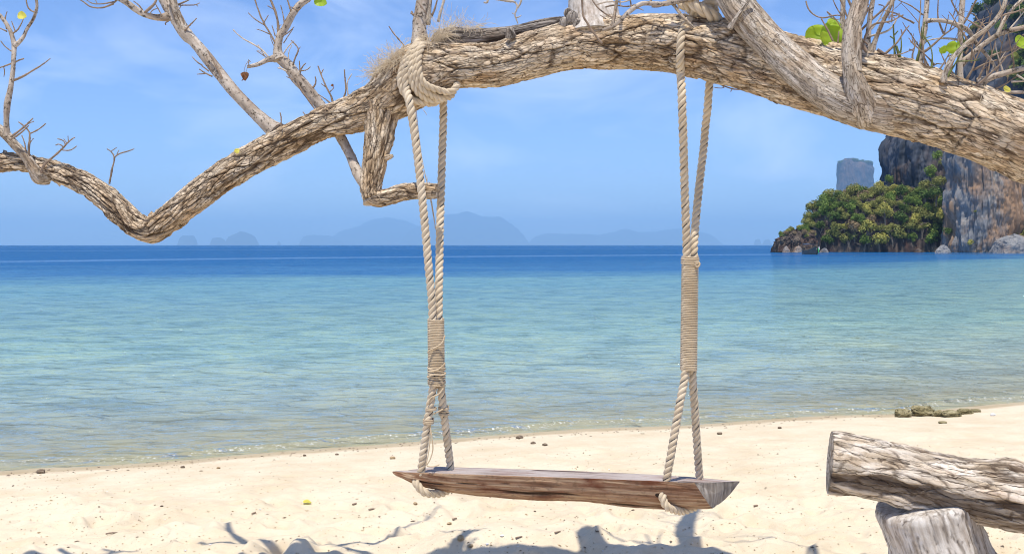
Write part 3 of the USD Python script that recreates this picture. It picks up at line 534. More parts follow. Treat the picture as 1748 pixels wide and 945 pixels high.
part('side_branch', [(12, 234, 4.41, 5.5), (11, 205, 4.41, 4.5), (12, 182, 4.41, 5.5), (19, 145, 4.42, 4.2), (23, 105, 4.42, 3.6), (24, 78, 4.43, 4), (17, 52, 4.43, 3.4), (6, 34, 4.44, 3.4), (-4, 22, 4.45, 2.4)], 'pale_bark', ds=0.004, nth=20, lump=0.15, seed=15, knots=5)
part('side_branch', [(25, 78, 4.43, 3.4), (38, 66, 4.42, 3), (47, 48, 4.42, 2.6), (58, 30, 4.41, 2.6), (63, 10, 4.41, 2.4), (58, -12, 4.41, 2)], 'pale_bark', ds=0.004, nth=16, lump=0.15, seed=16)
# upright limb behind the left knot
part('side_branch', [(722, 96, 4.27, 17), (717, 70, 4.27, 13), (716, 45, 4.28, 11.5), (719, 20, 4.29, 11.5), (724, -10, 4.3, 11), (740, -90, 4.42, 10), (728, -150, 4.52, 7)], 'pale_bark', ds=0.004, nth=44, lump=0.1, seed=17, knots=10)
part('side_branch', [(727, 40, 4.29, 6), (731, 14, 4.3, 5.5), (734, -20, 4.31, 5), (760, -120, 4.4, 4)], 'smooth_bark', ds=0.005, nth=18, seed=18)
# dead wood scar along the top of the trunk
part('dead_limb', [(744, 78, 4.24, 5), (752, 68, 4.25, 13), (775, 66, 4.25, 17), (800, 66, 4.25, 14), (830, 64, 4.25, 15), (880, 56, 4.25, 12), (930, 46, 4.25, 12), (962, 40, 4.24, 10), (990, 36, 4.23, 6)], 'deadwood', ds=0.004, nth=80, lump=0.2, seed=19, amp=0.0025, cell=(0.25, 0.012), ridge=1.2)
part('knot_stump', [(872, 64, 4.12, 10), (871, 55, 4.11, 8), (869, 47, 4.10, 5)], 'deadwood', ds=0.003, nth=24, lump=0.2, seed=20)
# big broken limb base at the top centre
part('dead_limb', [(1015, 70, 4.2, 46), (1012, 36, 4.22, 36), (1006, 10, 4.24, 31), (1000, -20, 4.26, 28), (985, -110, 4.36, 22), (992, -170, 4.45, 14)], 'driftwood', ds=0.005, nth=90, lump=0.13, seed=21, knots=6)
for kx, ky, kr in ((974, 30, 12), (984, 44, 13), (968, 22, 8), (1002, 44, 11), (962, 38, 9)):
    part('bark_burl', [(kx, ky + kr * 0.9, 4.12, kr * 0.45), (kx + 1, ky + kr * 0.3, 4.11, kr), (kx + 2, ky - kr * 0.5, 4.11, kr * 0.9), (kx + 2, ky - kr, 4.11, kr * 0.3)], 'deadwood', ds=0.003, nth=30, lump=0.3, seed=22 + kx % 7)
# large smooth limb crossing in front on the right
part('large_limb', [(1600, 200, 3.98, 22), (1540, 192, 3.955, 34), (1495, 186, 3.925, 36), (1455, 176, 3.90, 34), (1410, 154, 3.90, 31), (1360, 115, 3.91, 30), (1315, 74, 3.93, 28), (1282, 38, 3.95, 28), (1262, 12, 3.96, 28), (1240, -25, 3.98, 27), (1205, -110, 4.08, 25), (1190, -230, 4.4, 22), (1215, -380, 4.9, 14)],
     'smooth_bark', ds=0.005, nth=110, lump=0.09, seed=30, knots=12)
part('large_limb', [(1478, 200, 3.95, 18), (1472, 184, 3.90, 27), (1464, 158, 3.85, 22), (1455, 122, 3.83, 15), (1450, 92, 3.83, 13), (1452, 62, 3.83, 13), (1461, 30, 3.84, 14), (1469, 2, 3.85, 13), (1476, -30, 3.86, 12), (1480, -140, 4.0, 10), (1460, -260, 4.3, 7)], 'smooth_bark', ds=0.004, nth=60, lump=0.1, seed=31, knots=8)
part('side_branch', [(1463, 122, 3.82, 6), (1466, 95, 3.82, 5), (1467, 60, 3.82, 4.5), (1463, 36, 3.83, 5)], 'smooth_bark', ds=0.004, nth=20, seed=32)
for rows, mat, sd in [
    ([(1438, 90, 4.06, 6.5), (1438, 50, 4.06, 5.5), (1439, 10, 4.07, 5.2), (1441, -40, 4.1, 5), (1450, -150, 4.3, 4)], 'smooth_bark', 33),
    ([(1478, 96, 3.98, 9), (1482, 62, 3.98, 5.5), (1485, 30, 3.98, 5), (1490, 0, 3.99, 5), (1494, -40, 4.0, 5), (1500, -160, 4.2, 4)], 'pale_bark', 34),
    ([(1486, 92, 3.96, 7), (1496, 64, 3.95, 4.5), (1508, 36, 3.95, 4.2), (1524, 2, 3.95, 4), (1536, -30, 3.96, 4), (1580, -150, 4.1, 3)], 'smooth_bark', 35),
    ([(1569, 128, 3.95, 8), (1572, 85, 3.96, 5.5), (1578, 52, 3.97, 5.5), (1581, 20, 3.98, 5), (1584, -20, 4.0, 5), (1590, -150, 4.2, 4)], 'pale_bark', 36),
    ([(1640, 158, 3.92, 9), (1639, 110, 3.92, 6), (1639, 70, 3.93, 6), (1641, 30, 3.94, 6), (1644, -10, 3.95, 6), (1650, -130, 4.1, 5)], 'pale_bark', 37),
    ([(1610, 142, 3.82, 6), (1618, 112, 3.81, 5), (1640, 84, 3.80, 5), (1664, 64, 3.80, 5), (1690, 44, 3.80, 4.5), (1708, 22, 3.80, 4.2), (1718, -4, 3.81, 4), (1735, -70, 3.85, 3.5)], 'smooth_bark', 38),
    ([(1640, 110, 3.93, 6), (1660, 92, 3.92, 5), (1690, 68, 3.91, 5), (1712, 56, 3.90, 5), (1748, 47, 3.89, 5), (1800, 36, 3.88, 4)], 'pale_bark', 39),
    ([(1672, 142, 3.88, 9), (1690, 133, 3.86, 6), (1715, 125, 3.85, 6), (1750, 116, 3.84, 6), (1810, 104, 3.82, 5)], 'pale_bark', 40),
    ([(1706, 162, 3.87, 5), (1722, 158, 3.86, 3.5), (1750, 158, 3.85, 3.2)], 'pale_bark', 41),
    ([(1702, 62, 3.9, 4.5), (1712, 40, 3.89, 4), (1728, 16, 3.89, 4), (1748, -2, 3.89, 4), (1790, -30, 3.9, 3)], 'smooth_bark', 42),
    ([(1582, 36, 3.97, 4), (1600, 35, 3.95, 4), (1618, 37, 3.94, 4), (1636, 44, 3.93, 5), (1652, 52, 3.93, 4.5), (1668, 76, 3.93, 3.6), (1682, 92, 3.93, 3.2), (1696, 110, 3.93, 3), (1702, 122, 3.93, 2)], 'pale_bark', 43),
    ([(1128, 8, 4.0, 3.5), (1100, 6, 3.98, 3.8), (1078, 17, 3.97, 4), (1060, 34, 3.96, 3.6), (1044, 46, 3.96, 3.4), (1028, 52, 3.97, 2.6)], 'pale_bark', 44),
    ([(1045, 44, 3.96, 3), (1050, 20, 3.95, 3), (1054, -8, 3.95, 3), (1060, -60, 4.0, 3)], 'smooth_bark', 45),
    ([(1214, -12, 4.0, 4), (1190, -6, 4.0, 4.5), (1158, 2, 4.0, 4.5), (1126, 8, 4.0, 4)], 'pale_bark', 46),
    ([(1148, 5, 4.01, 2.8), (1160, 22, 4.0, 2.9), (1174, 38, 4.0, 3), (1187, 51, 4.03, 3)], 'smooth_bark', 47),
    ([(1246, 48, 3.9, 4), (1258, 28, 3.88, 3), (1272, 10, 3.88, 3), (1284, -10, 3.88, 3)], 'smooth_bark', 48)]:
    rows = [(a, b, Y, r * (0.82 if a > 1300 else 1.0)) for a, b, Y, r in rows]
    part('side_branch', rows, mat, ds=0.004, nth=24, lump=0.14, seed=sd, knots=6)

# twigs: each one with its own little forks
def twig_mesh(rows, nth=7, rng=RNG, wiggle=0.25):
    p = np.array(rows, float); out = []
    q, s = curve(p, 0.012)
    q[:, :3] += (fbm(np.stack([s * 22, s * 0 + rows[0][0] * 9, s * 0], -1), 2, 3)[:, None] - 0.5) * np.array([wiggle, wiggle, wiggle]) * q[:, 3:4] * 4
    q[:, 3] *= 0.85 + 0.5 * meshkit.noise(np.stack([s * 60, s * 0 + rows[0][2] * 9, s * 0], -1), 5)
    T, N, B = frames(q[:, :3]); th = np.linspace(0, 2 * PI, nth, endpoint=False)
    ring = q[:, None, :3] + q[:, 3][:, None, None] * (N[:, None] * np.cos(th)[None, :, None] + B[:, None] * np.sin(th)[None, :, None])
    return shell(ring)

def twig(paths, mat='twig', Y=4.3, dY=0.0):
    """paths: list of (list of (px, py), r0, r1)"""
    parts = []
    for path, r0, r1 in paths:
        n = len(path)
        rows = [[*tat(a, b, Y + dY * i / max(n - 1, 1)), (r0 + (r1 - r0) * i / max(n - 1, 1)) * 0.78 / F * Y] for i, (a, b) in enumerate(path)]
        parts.append(twig_mesh(rows))
    put('twig', join(parts), M[mat], TREE)

def random_twig(px, py, ang, length, r, Y, mat='twig', forks=2, rng=RNG, bend=0.5):
    """a twig in the picture plane's direction ang (degrees, 90 = up) that leans in depth and forks"""
    parts = []
    def grow(p, a, e, ln, rr, lvl):
        n = max(int(ln / 9), 2); pts = [(*p, rr)]; step = ln / n / F * Y
        sites = []
        for i in range(n):
            a += rng.uniform(-1, 1) * 0.22 * bend * 2; e += rng.uniform(-1, 1) * 0.15
            p = p + step * np.array([math.cos(a) * math.cos(e), math.sin(e), math.sin(a) * math.cos(e)])
            pts.append((*p, rr * (1 - 0.6 * (i + 1) / n))); sites.append((p.copy(), a, e, rr * (1 - 0.6 * (i + 1) / n)))
        parts.append(twig_mesh(pts, 6 if lvl else 7))
        if lvl < 2:
            for k in range(rng.integers(1, forks + 1) if lvl == 0 else rng.integers(0, 2)):
                q, a2, e2, r2 = sites[rng.integers(len(sites) // 3, len(sites))]
                grow(q, a2 + rng.choice([-1, 1]) * rng.uniform(0.4, 0.95), e2 + rng.uniform(-0.5, 0.5), ln * rng.uniform(0.25, 0.55), max(r2 * 0.8, 0.7 / F * Y), lvl + 1)
    grow(tat(px, py, Y), math.radians(ang), rng.uniform(-0.25, 0.25), length, 0.8 * r / F * Y, 0)
    put('twig', join(parts), M[mat], TREE)

twig([([(15, 236), (32, 224), (46, 212), (56, 202)], 2.4, 1.2), ([(46, 212), (58, 207)], 1.2, 0.8)], Y=4.4)
twig([([(18, 238), (34, 228), (49, 214)], 2.2, 1.1)], Y=4.37)
twig([([(49, 268), (50, 250), (51, 228), (42, 216), (32, 208)], 2.6, 1.1), ([(51, 228), (64, 222), (78, 211)], 1.8, 1.0), ([(51, 244), (57, 236)], 1.2, 0.9)], Y=4.4)
twig([([(44, 258), (43, 246), (37, 231)], 1.6, 0.9)], Y=4.4)
twig([([(69, 296), (76, 281), (92, 267), (108, 252), (116, 243), (128, 234)], 3.0, 1.2), ([(108, 251), (98, 246), (95, 248)], 1.6, 0.9), ([(112, 247), (108, 240), (98, 237)], 1.6, 0.9),
      ([(104, 256), (118, 257), (131, 249)], 1.6, 0.9), ([(117, 242), (116, 232)], 1.2, 0.8), ([(114, 244), (109, 237)], 1.1, 0.8)], Y=4.40)
twig([([(187, 314), (190, 292), (196, 268), (190, 258), (183, 254)], 2.2, 1.0), ([(195, 269), (204, 262), (216, 259), (229, 254)], 1.7, 1.0), ([(190, 258), (199, 252)], 1.2, 0.8), ([(199, 265), (203, 256)], 1.1, 0.8)], Y=4.42)
twig([([(24, 137), (40, 130), (55, 121), (70, 112), (86, 100)], 2.2, 1.1)], Y=4.42)
twig([([(21, 110), (30, 104), (41, 100)], 2.2, 1.4), ([(21, 108), (10, 112), (-4, 117)], 2.0, 1.3), ([(6, 114), (8, 122), (7, 131)], 1.1, 0.8)], Y=4.43)
twig([([(22, 57), (30, 52), (38, 38), (40, 32)], 1.8, 0.9), ([(26, 54), (22, 42), (20, 36)], 1.2, 0.8)], Y=4.42)
twig([([(12, 50), (9, 34), (12, 20)], 1.8, 1.0), ([(12, 54), (4, 50), (-4, 46)], 1.6, 0.9)], Y=4.44)
twig([([(23, 90), (12, 82), (4, 74), (1, 70)], 1.6, 0.8)], Y=4.43)
twig([([(62, 22), (52, 18), (46, 8), (44, -8)], 1.8, 1.2)], Y=4.41)
twig([([(569, 182), (566, 168), (558, 150), (551, 134), (543, 112)], 2.6, 1.2), ([(558, 150), (548, 143)], 1.0, 0.7), ([(562, 158), (570, 150)], 1.0, 0.7), ([(548, 126), (552, 118)], 1.1, 0.8)], Y=4.28)
twig([([(582, 178), (587, 166), (591, 150), (589, 135), (588, 119)], 2.4, 1.2)], Y=4.28)
twig([([(595, 176), (594, 158), (592, 142), (597, 132), (601, 126)], 1.8, 0.9), ([(594, 170), (604, 163)], 1.2, 0.8)], 'pale_twig', Y=4.27)
twig([([(566, 178), (556, 170), (543, 161)], 1.6, 1.0)], Y=4.28)
twig([([(697, 88), (686, 74), (674, 59), (664, 45)], 1.8, 1.1)], Y=4.2)
twig([([(480, 215), (480, 203), (478, 192)], 1.8, 1.1)], Y=4.27)
twig([([(524, 200), (517, 191)], 1.5, 1.0)], Y=4.27)
twig([([(459, 98), (445, 84), (430, 74), (415, 66), (398, 51)], 2.0, 1.2), ([(446, 84), (440, 76)], 1.1, 0.8), ([(452, 92), (440, 86)], 1.0, 0.8)], 'pale_twig', Y=4.43)
twig([([(458, 100), (448, 94), (438, 87)], 1.4, 0.9), ([(452, 96), (443, 82)], 1.2, 0.8)], Y=4.43)
twig([([(470, 74), (462, 60), (454, 46), (446, 30), (440, 14), (433, -6)], 2.2, 1.4), ([(451, 42), (436, 34), (424, 22)], 1.5, 0.9), ([(450, 40), (458, 26)], 1.3, 0.8), ([(463, 60), (450, 54), (438, 50)], 1.3, 0.8), ([(472, 86), (466, 76), (461, 62)], 1.2, 0.8)], Y=4.44)
twig([([(475, 60), (474, 40), (470, 20), (463, 2), (455, -10)], 2.8, 2.0), ([(472, 50), (480, 42)], 1.2, 0.8), ([(467, 16), (456, 10)], 1.2, 0.8), ([(470, 62), (464, 44)], 1.4, 0.9)], Y=4.45)
twig([([(486, 48), (484, 30), (479, 10)], 1.6, 1.0), ([(499, 26), (493, 8), (488, -8)], 2.0, 1.4), ([(497, 12), (506, 18), (515, 16), (516, 10)], 1.3, 0.8)], Y=4.45)
twig([([(482, 62), (492, 56), (502, 46)], 1.6, 0.9), ([(484, 74), (493, 60), (500, 50)], 1.3, 0.8)], Y=4.44)
twig([([(484, 92), (490, 82), (502, 70)], 1.8, 1.0), ([(493, 104), (492, 92), (498, 78)], 1.3, 0.8)], 'pale_twig', Y=4.42)
twig([([(500, 112), (504, 98), (510, 84), (504, 76), (497, 69)], 2.0, 1.0), ([(510, 84), (513, 80)], 1.0, 0.7)], Y=4.42)
twig([([(512, 124), (515, 116), (522, 108)], 1.8, 1.0), ([(512, 122), (511, 104)], 1.5, 0.9), ([(514, 121), (522, 120), (530, 114)], 1.3, 0.9)], Y=4.42)
twig([([(532, 152), (538, 146), (540, 138), (538, 131)], 1.8, 1.1)], Y=4.42)
twig([([(508, 140), (514, 154), (526, 170), (540, 190)], 2.0, 1.5)], Y=4.40)
twig([([(490, 122), (482, 118), (474, 116)], 2.0, 1.2), ([(480, 118), (477, 112)], 1.2, 0.8)], 'pale_twig', Y=4.42)
twig([([(506, 138), (498, 135), (489, 131)], 1.2, 0.8)], Y=4.42)
twig([([(378, 135), (370, 122), (358, 112), (353, 96), ], 1.0, 0.8), ([(384, 134), (372, 120), (362, 107)], 1.6, 1.0), ([(362, 131), (350, 125), (340, 118)], 1.6, 1.0), ([(350, 126), (336, 127)], 1.2, 0.8), ([(345, 112), (334, 104), (328, 97)], 1.6, 0.9), ([(356, 122), (345, 113)], 1.4, 1.2)], Y=4.42)
twig([([(379, 134), (370, 115), (362, 100), (354, 86)], 2.2, 1.2), ([(367, 111), (370, 109)], 1.2, 0.8)], Y=4.40)
twig([([(315, 53), (324, 43), (330, 38), (336, 31)], 1.8, 1.1)], Y=4.45)
twig([([(313, 48), (314, 34), (309, 24), (305, 16)], 1.6, 1.0)], Y=4.46)
twig([([(299, 9), (312, 5), (324, -1)], 1.8, 1.4), ([(303, 9), (320, 9), (333, 9), (341, 5)], 1.4, 0.9), ([(334, 8), (338, 11)], 1.0, 0.8), ([(300, 18), (307, 14), (309, 10)], 1.2, 0.8)], Y=4.48)
twig([([(200, 0), (186, 10), (170, 14), (154, 12), (144, 4), (134, -2)], 2.0, 1.2), ([(198, 3), (190, 4), (176, 7), (160, 7), (148, 0)], 1.6, 1.0), ([(186, 10), (194, 8)], 1.0, 0.9), ([(166, 6), (163, 0)], 1.0, 0.8)], Y=4.41)
twig([([(247, 22), (256, 14), (266, 4), (268, -6)], 3.0, 2.2), ([(246, 22), (238, 10), (228, 2)], 1.4, 1.0), ([(256, 25), (260, 18), (268, 15)], 1.2, 0.8), ([(277, 27), (270, 16), (266, 8)], 1.4, 0.9)], Y=4.44)
twig([([(288, 36), (282, 42), (283, 43)], 1.4, 1.0)], Y=4.48)
# beside the upright limb at the left knot
twig([([(736, 30), (742, 16), (746, 2), (748, -12)], 2.2, 1.6), ([(732, 26), (740, 22), (744, 12)], 1.5, 1.0)], Y=4.3)
twig([([(748, 38), (752, 22), (757, 4), (760, -12)], 3.2, 2.6), ([(752, 20), (757, 14)], 1.2, 0.9)], 'pale_twig', Y=4.3)
twig([([(707, 26), (701, 22)], 3.0, 2.0), ([(704, 22), (702, 19)], 2.0, 1.2)], Y=4.28)
twig([([(728, 24), (720, 12), (712, 2)], 1.4, 1.0)], Y=4.24)
# hanging from above the frame
twig([([(856, 0), (868, 2), (880, 3), (884, 12), (878, 26), (881, 32), (884, 41)], 2.6, 1.2), ([(884, 14), (890, 2), (892, -10)], 2.2, 1.8), ([(881, 30), (886, 29), (890, 26)], 1.4, 0.9), ([(878, 24), (874, 22)], 1.2, 0.8), ([(856, 0), (800, -20), (760, -60)], 2.6, 3)], 'pale_twig', Y=4.5)
twig([([(833, 0), (831, 5), (826, 4)], 3.0, 1.6), ([(833, 0), (836, -30), (850, -60)], 3.0, 3)], 'pale_twig', Y=4.5)
# in front of the trunk, top centre
twig([([(994, -10), (994, 12), (995, 28), (1004, 42), (1015, 58), (1028, 74)], 2.2, 2.4)], Y=3.96)
for a in [([(1034, 12), (1050, 9), (1068, 12), (1084, 8)], 1.8, 1.4), ([(1018, 8), (1040, 3), (1062, 4), (1082, -4)], 1.8, 1.2), ([(1078, 16), (1076, 2), (1072, -10)], 1.8, 1.2), ([(1105, 8), (1112, 0), (1118, -8)], 2.2, 1.4),
          ([(1112, 12), (1124, 12), (1136, 6), (1142, -2)], 2.0, 1.2), ([(1085, 14), (1094, 16), (1098, 18)], 1.4, 0.9), ([(1060, 12), (1058, 2), (1064, -8)], 1.2, 0.9), ([(1046, 30), (1030, 22), (1016, 8), (1008, -6)], 1.8, 1.4), ([(1034, 32), (1024, 26)], 1.3, 0.8)]:
    twig([a], 'pale_twig' if RNG.random() < 0.5 else 'twig', Y=3.97, dY=RNG.uniform(-0.05, 0.05))
# under the trunk right of the right rope
twig([([(1216, 138), (1232, 145), (1250, 152), (1262, 153), (1275, 151)], 1.6, 0.9), ([(1228, 143), (1238, 150), (1226, 151), (1218, 149)], 1.0, 0.8), ([(1250, 152), (1247, 157)], 0.9, 0.7), ([(1222, 140), (1235, 142), (1243, 146)], 1.0, 0.8)], Y=4.14)
twig([([(1376, 2), (1380, 16), (1390, 26), (1404, 31), (1418, 29), (1422, 26), (1436, 27)], 1.5, 1.2), ([(1412, 20), (1424, 30), (1434, 44)], 1.3, 1.0), ([(1418, 30), (1430, 34), (1440, 26)], 1.2, 0.9), ([(1430, 17), (1436, 24)], 1.2, 0.8), ([(1418, 28), (1411, 20)], 1.1, 0.8)], Y=4.0)
twig([([(1422, 70), (1412, 50), (1402, 32)], 1.7, 1.2)], Y=3.94)
twig([([(1430, 76), (1431, 66), (1432, 54)], 1.6, 1.0)], Y=3.98)
twig([([(1432, -6), (1440, 12), (1449, 36)], 1.8, 1.6), ([(1446, -6), (1458, 24)], 2.6, 2.2)], Y=3.9)
twig([([(1473, 82), (1478, 60), (1494, 40), (1510, 38), (1524, 36), (1536, 28), (1542, 26)], 2.0, 1.2), ([(1534, 30), (1535, 22)], 1.3, 0.9), ([(1530, 33), (1524, 29)], 1.1, 0.8), ([(1513, 38), (1519, 40)], 1.0, 0.8)], Y=3.9)
twig([([(1484, 62), (1500, 58), (1518, 52), (1526, 42), (1530, 34)], 1.9, 1.2)], 'pale_twig', Y=3.97)
twig([([(1522, 38), (1524, 20), (1526, 4)], 1.5, 0.9), ([(1524, 22), (1518, 32)], 1.2, 0.9)], Y=3.9)
twig([([(1470, 52), (1490, 32), (1508, 16), (1522, 0), (1530, -10)], 2.2, 1.6), ([(1500, 8), (1506, 9), (1510, 12)], 1.4, 0.9)], Y=3.98)
twig([([(1458, 52), (1470, 66), (1482, 76)], 2.0, 1.4), ([(1460, 60), (1474, 80), (1480, 88)], 3.5, 3.0)], Y=3.88)
twig([([(1508, 94), (1520, 84), (1534, 70), (1542, 56), (1552, 44)], 2.2, 1.1), ([(1540, 58), (1538, 50)], 1.1, 0.8)], Y=3.96)
twig([([(1498, 84), (1510, 92), (1522, 99)], 2.4, 1.8)], Y=3.94)
twig([([(1528, 101), (1527, 84), (1526, 62), (1525, 42)], 2.0, 1.2), ([(1526, 66), (1519, 62)], 1.4, 0.9), ([(1527, 60), (1533, 53)], 1.3, 0.9)], 'green_twig', Y=3.96)
twig([([(1537, 101), (1534, 92), (1530, 78)], 3.0, 2.0), ([(1536, 94), (1539, 80), (1538, 64)], 1.5, 0.9)], 'green_twig', Y=3.95)
twig([([(1510, 94), (1530, 94), (1545, 90), (1560, 83)], 1.4, 0.9), ([(1552, 84), (1560, 88)], 1.0, 0.8)], Y=3.92)
twig([([(1560, 106), (1556, 96), (1562, 82), (1560, 66)], 1.8, 1.0), ([(1562, 78), (1566, 72)], 1.2, 0.9)], Y=3.97)
for px, py, ang, ln, r, Y, mat in [
    (1562, 112, 78, 70, 2.2, 3.95, 'green_twig'), (1580, 118, 86, 120, 2.0, 3.93, 'twig'), (1590, 120, 80, 60, 1.8, 3.9, 'green_twig'), (1576, 90, 40, 70, 2.2, 3.95, 'twig'), (1600, 126, 70, 60, 1.8, 3.9, 'twig'),
    (1588, 122, 100, 90, 1.6, 3.97, 'twig'), (1612, 60, 110, 70, 1.8, 3.95, 'twig'), (1618, 132, 88, 40, 1.6, 3.9, 'pale_twig'), (1632, 138, 115, 60, 1.8, 3.92, 'twig'), (1648, 92, 62, 70, 2.0, 3.94, 'twig'),
    (1640, 70, 150, 60, 2.0, 3.95, 'pale_twig'), (1642, 44, 48, 80, 2.4, 3.95, 'twig'), (1640, 30, 130, 60, 1.8, 3.95, 'twig'), (1658, 108, 80, 70, 1.6, 3.9, 'twig'), (1666, 80, 40, 60, 1.8, 3.92, 'twig'),
    (1650, 136, 52, 60, 2.2, 3.88, 'twig'), (1668, 140, 62, 40, 2.0, 3.87, 'twig'), (1660, 120, 20, 70, 2.2, 3.88, 'twig'), (1684, 134, 70, 60, 1.8, 3.86, 'twig'), (1700, 130, 80, 60, 1.8, 3.86, 'twig'),
    (1712, 126, 110, 50, 1.6, 3.85, 'pale_twig'), (1730, 120, 95, 60, 1.6, 3.84, 'twig'), (1690, 98, 15, 60, 2.0, 3.9, 'twig'), (1690, 68, 100, 50, 1.8, 3.91, 'twig'), (1706, 58, 75, 60, 1.8, 3.9, 'twig'),
    (1722, 52, 60, 60, 1.6, 3.9, 'pale_twig'), (1700, 32, 20, 60, 2.2, 3.8, 'twig'), (1680, 52, 140, 50, 1.6, 3.8, 'twig'), (1654, 76, 120, 60, 1.8, 3.8, 'twig'), (1726, 140, 0, 40, 2.0, 3.85, 'pale_twig'),
    (1735, 128, -40, 40, 1.8, 3.84, 'pale_twig'), (1700, 152, 30, 50, 1.8, 3.86, 'twig'), (1680, 148, 60, 40, 1.8, 3.87, 'pale_twig'), (1560, 40, 160, 60, 2.0, 3.97, 'twig'), (1575, 26, 140, 50, 1.8, 3.97, 'twig'),
    (1616, 134, 60, 70, 2.2, 3.86, 'green_twig'), (1622, 120, 75, 80, 1.8, 3.9, 'twig'), (1468, 40, 60, 60, 2.0, 3.86, 'twig'), (1490, 30, 120, 50, 1.8, 3.98, 'twig'), (1488, 50, 40, 50, 1.6, 3.98, 'pale_twig'),
    (1440, 30, 140, 40, 1.6, 4.06, 'twig'), (1440, 40, 50, 50, 1.8, 4.06, 'twig'), (1655, 152, 20, 70, 2.0, 3.86, 'twig'), (1595, 112, 130, 60, 1.6, 3.92, 'twig')]:
    random_twig(px, py, ang, ln, r, Y, mat)
# twigs on the limbs above the frame (they throw the thin shadows on the sand)
for px, py, ang, ln, r, Y in [(740, -90, 60, 220, 5, 4.42), (728, -150, 120, 200, 4, 4.52), (1205, -110, 130, 260, 6, 4.1),
                              (1195, -220, 70, 260, 5, 4.4), (1210, -330, 100, 240, 4, 4.8), (1480, -140, 70, 240, 5, 4.0), (1465, -240, 120, 220, 4, 4.3), (600, -150, 80, 200, 4, 4.7), (1590, -140, 90, 240, 4, 4.2), (1650, -120, 70, 240, 4, 4.1)]:
    random_twig(px, py, ang, ln, r, Y, 'twig', forks=4)

# loose bark flakes and knobs along the limbs
for k in range(70):
    c = _mc[int(len(_mc) * RNG.uniform(0.03, 0.30 if k < 45 else 0.62))]
    px, py = CX + c[0] / c[1] * F, HY - (c[2] - CAMZ) / c[1] * F
    a = RNG.uniform(0, 2 * PI); n = np.array([math.cos(a), -abs(math.sin(a * 1.7)) * 0.6, math.sin(a)]); n /= np.linalg.norm(n)
    p = c[:3] + n * (c[3] + 0.001); tg = np.array([RNG.normal(), RNG.normal() * .4, RNG.normal()]); tg -= n * (tg @ n); tg /= np.linalg.norm(tg); b = np.cross(n, tg)
    ln, w, h = RNG.uniform(0.010, 0.024), RNG.uniform(0.005, 0.012), RNG.uniform(0.005, 0.013)
    v = np.array([p - tg * ln - b * w - n * .006, p + tg * ln - b * w * .7 - n * .006, p + tg * ln * .8 + b * w - n * .006, p - tg * ln * .7 + b * w - n * .006,
                  p - tg * ln * 1.2 - b * w * .6 + n * h, p + tg * ln * .5 - b * w * .4 + n * h * .6, p + tg * ln * .6 + b * w * .5 + n * h * .4, p - tg * ln + b * w * .7 + n * h * .8])
    f = np.array([[0, 3, 2, 1], [4, 5, 6, 7], [0, 1, 5, 4], [1, 2, 6, 5], [2, 3, 7, 6], [3, 0, 4, 7]])
    put('bark_flake', (v, f), M['bark'], TREE, smooth=False, attrs={'rest': v * 1.0, 'crack': np.full(8, 0.7)})

def leaf(center, size, yaw, pitch, roll, mat, curl=0.25, notch=True, parent=TREE, origin=None, name='leaf', **tg):
    n, m = 15, 9
    u = np.linspace(0, 1, n); w = np.linspace(-1, 1, m)
    half = 0.52 * np.sin(PI * np.clip(u, 0, 1) ** 0.75) ** 0.62
    U, Wd = np.meshgrid(u, w, indexing='ij')
    x = U - 0.08 * (np.abs(Wd) ** 2) * (1 - U) * (1 if notch else 0); y = Wd * half[:, None]
    z = curl * (np.abs(Wd) * half[:, None]) ** 1.3 - curl * 0.9 * (U - 0.4) ** 2 + 0.03 * np.sin(U * 9 + Wd * 3)
    P = np.stack([x - 0.5, y, z], -1).reshape(-1, 3) * size
    cy, sy, cp, sp, cr, sr = math.cos(yaw), math.sin(yaw), math.cos(pitch), math.sin(pitch), math.cos(roll), math.sin(roll)
    Rm = np.array([[cy, -sy, 0], [sy, cy, 0], [0, 0, 1]]) @ np.array([[cp, 0, sp], [0, 1, 0], [-sp, 0, cp]]) @ np.array([[1, 0, 0], [0, cr, -sr], [0, sr, cr]])
    P = P @ Rm.T + np.asarray(center)
    i = np.arange(n * m).reshape(n, m)
    f = np.stack([i[:-1, :-1], i[:-1, 1:], i[1:, 1:], i[1:, :-1]], -1).reshape(-1, 4)
    return put(name, (P, f), M[mat], parent, origin=origin, **tg)
for px, py, Y, sz, yw, pt, rl, mat in [(1396, 58, 4.02, 0.085, 0.3, -1.1, 1.2, 'leaf'), (1420, 54, 4.02, 0.088, 0.2, -1.3, 1.5, 'leaf'), (1410, 64, 3.98, 0.06, 0.9, -0.9, 1.1, 'leaf'), (1425, 40, 4.03, 0.05, 0.0, 0.1, 0.9, 'leaf'),
                                       (1627, 80, 3.86, 0.046, 0.2, -1.2, 1.3, 'leaf'), (1636, 78, 3.87, 0.04, 0.8, -1.0, 1.5, 'leaf'), (1745, 71, 3.82, 0.05, 0.4, -0.5, 1.2, 'leaf'), (1611, 84, 3.9, 0.03, 0.0, -1.4, 0.6, 'leaf'),
                                       (1466, 72, 4.0, 0.035, 0.4, -1.2, 1.2, 'leaf'), (548, 3, 4.5, 0.055, 0.2, 0.2, 1.3, 'leaf'), (38, 27, 4.40, 0.036, 0.1, 0.2, 1.4, 'yellow_leaf'), (405, 257, 4.30, 0.022, 0.4, -0.9, 1.2, 'yellow_leaf'),
                                       (1720, 152, 3.84, 0.026, 0.3, -0.4, 1.1, 'yellow_leaf'), (1734, 96, 3.84, 0.03, 0.0, 0.1, 1.3, 'green_twig')]:
    leaf(tat(px, py, Y), sz, yw, pt, rl, mat)
leaf(at(417, 131, 4.40), 0.036, 0.4, 1.1, 1.3, 'dry_leaf', curl=0.9, name='dry_leaf')
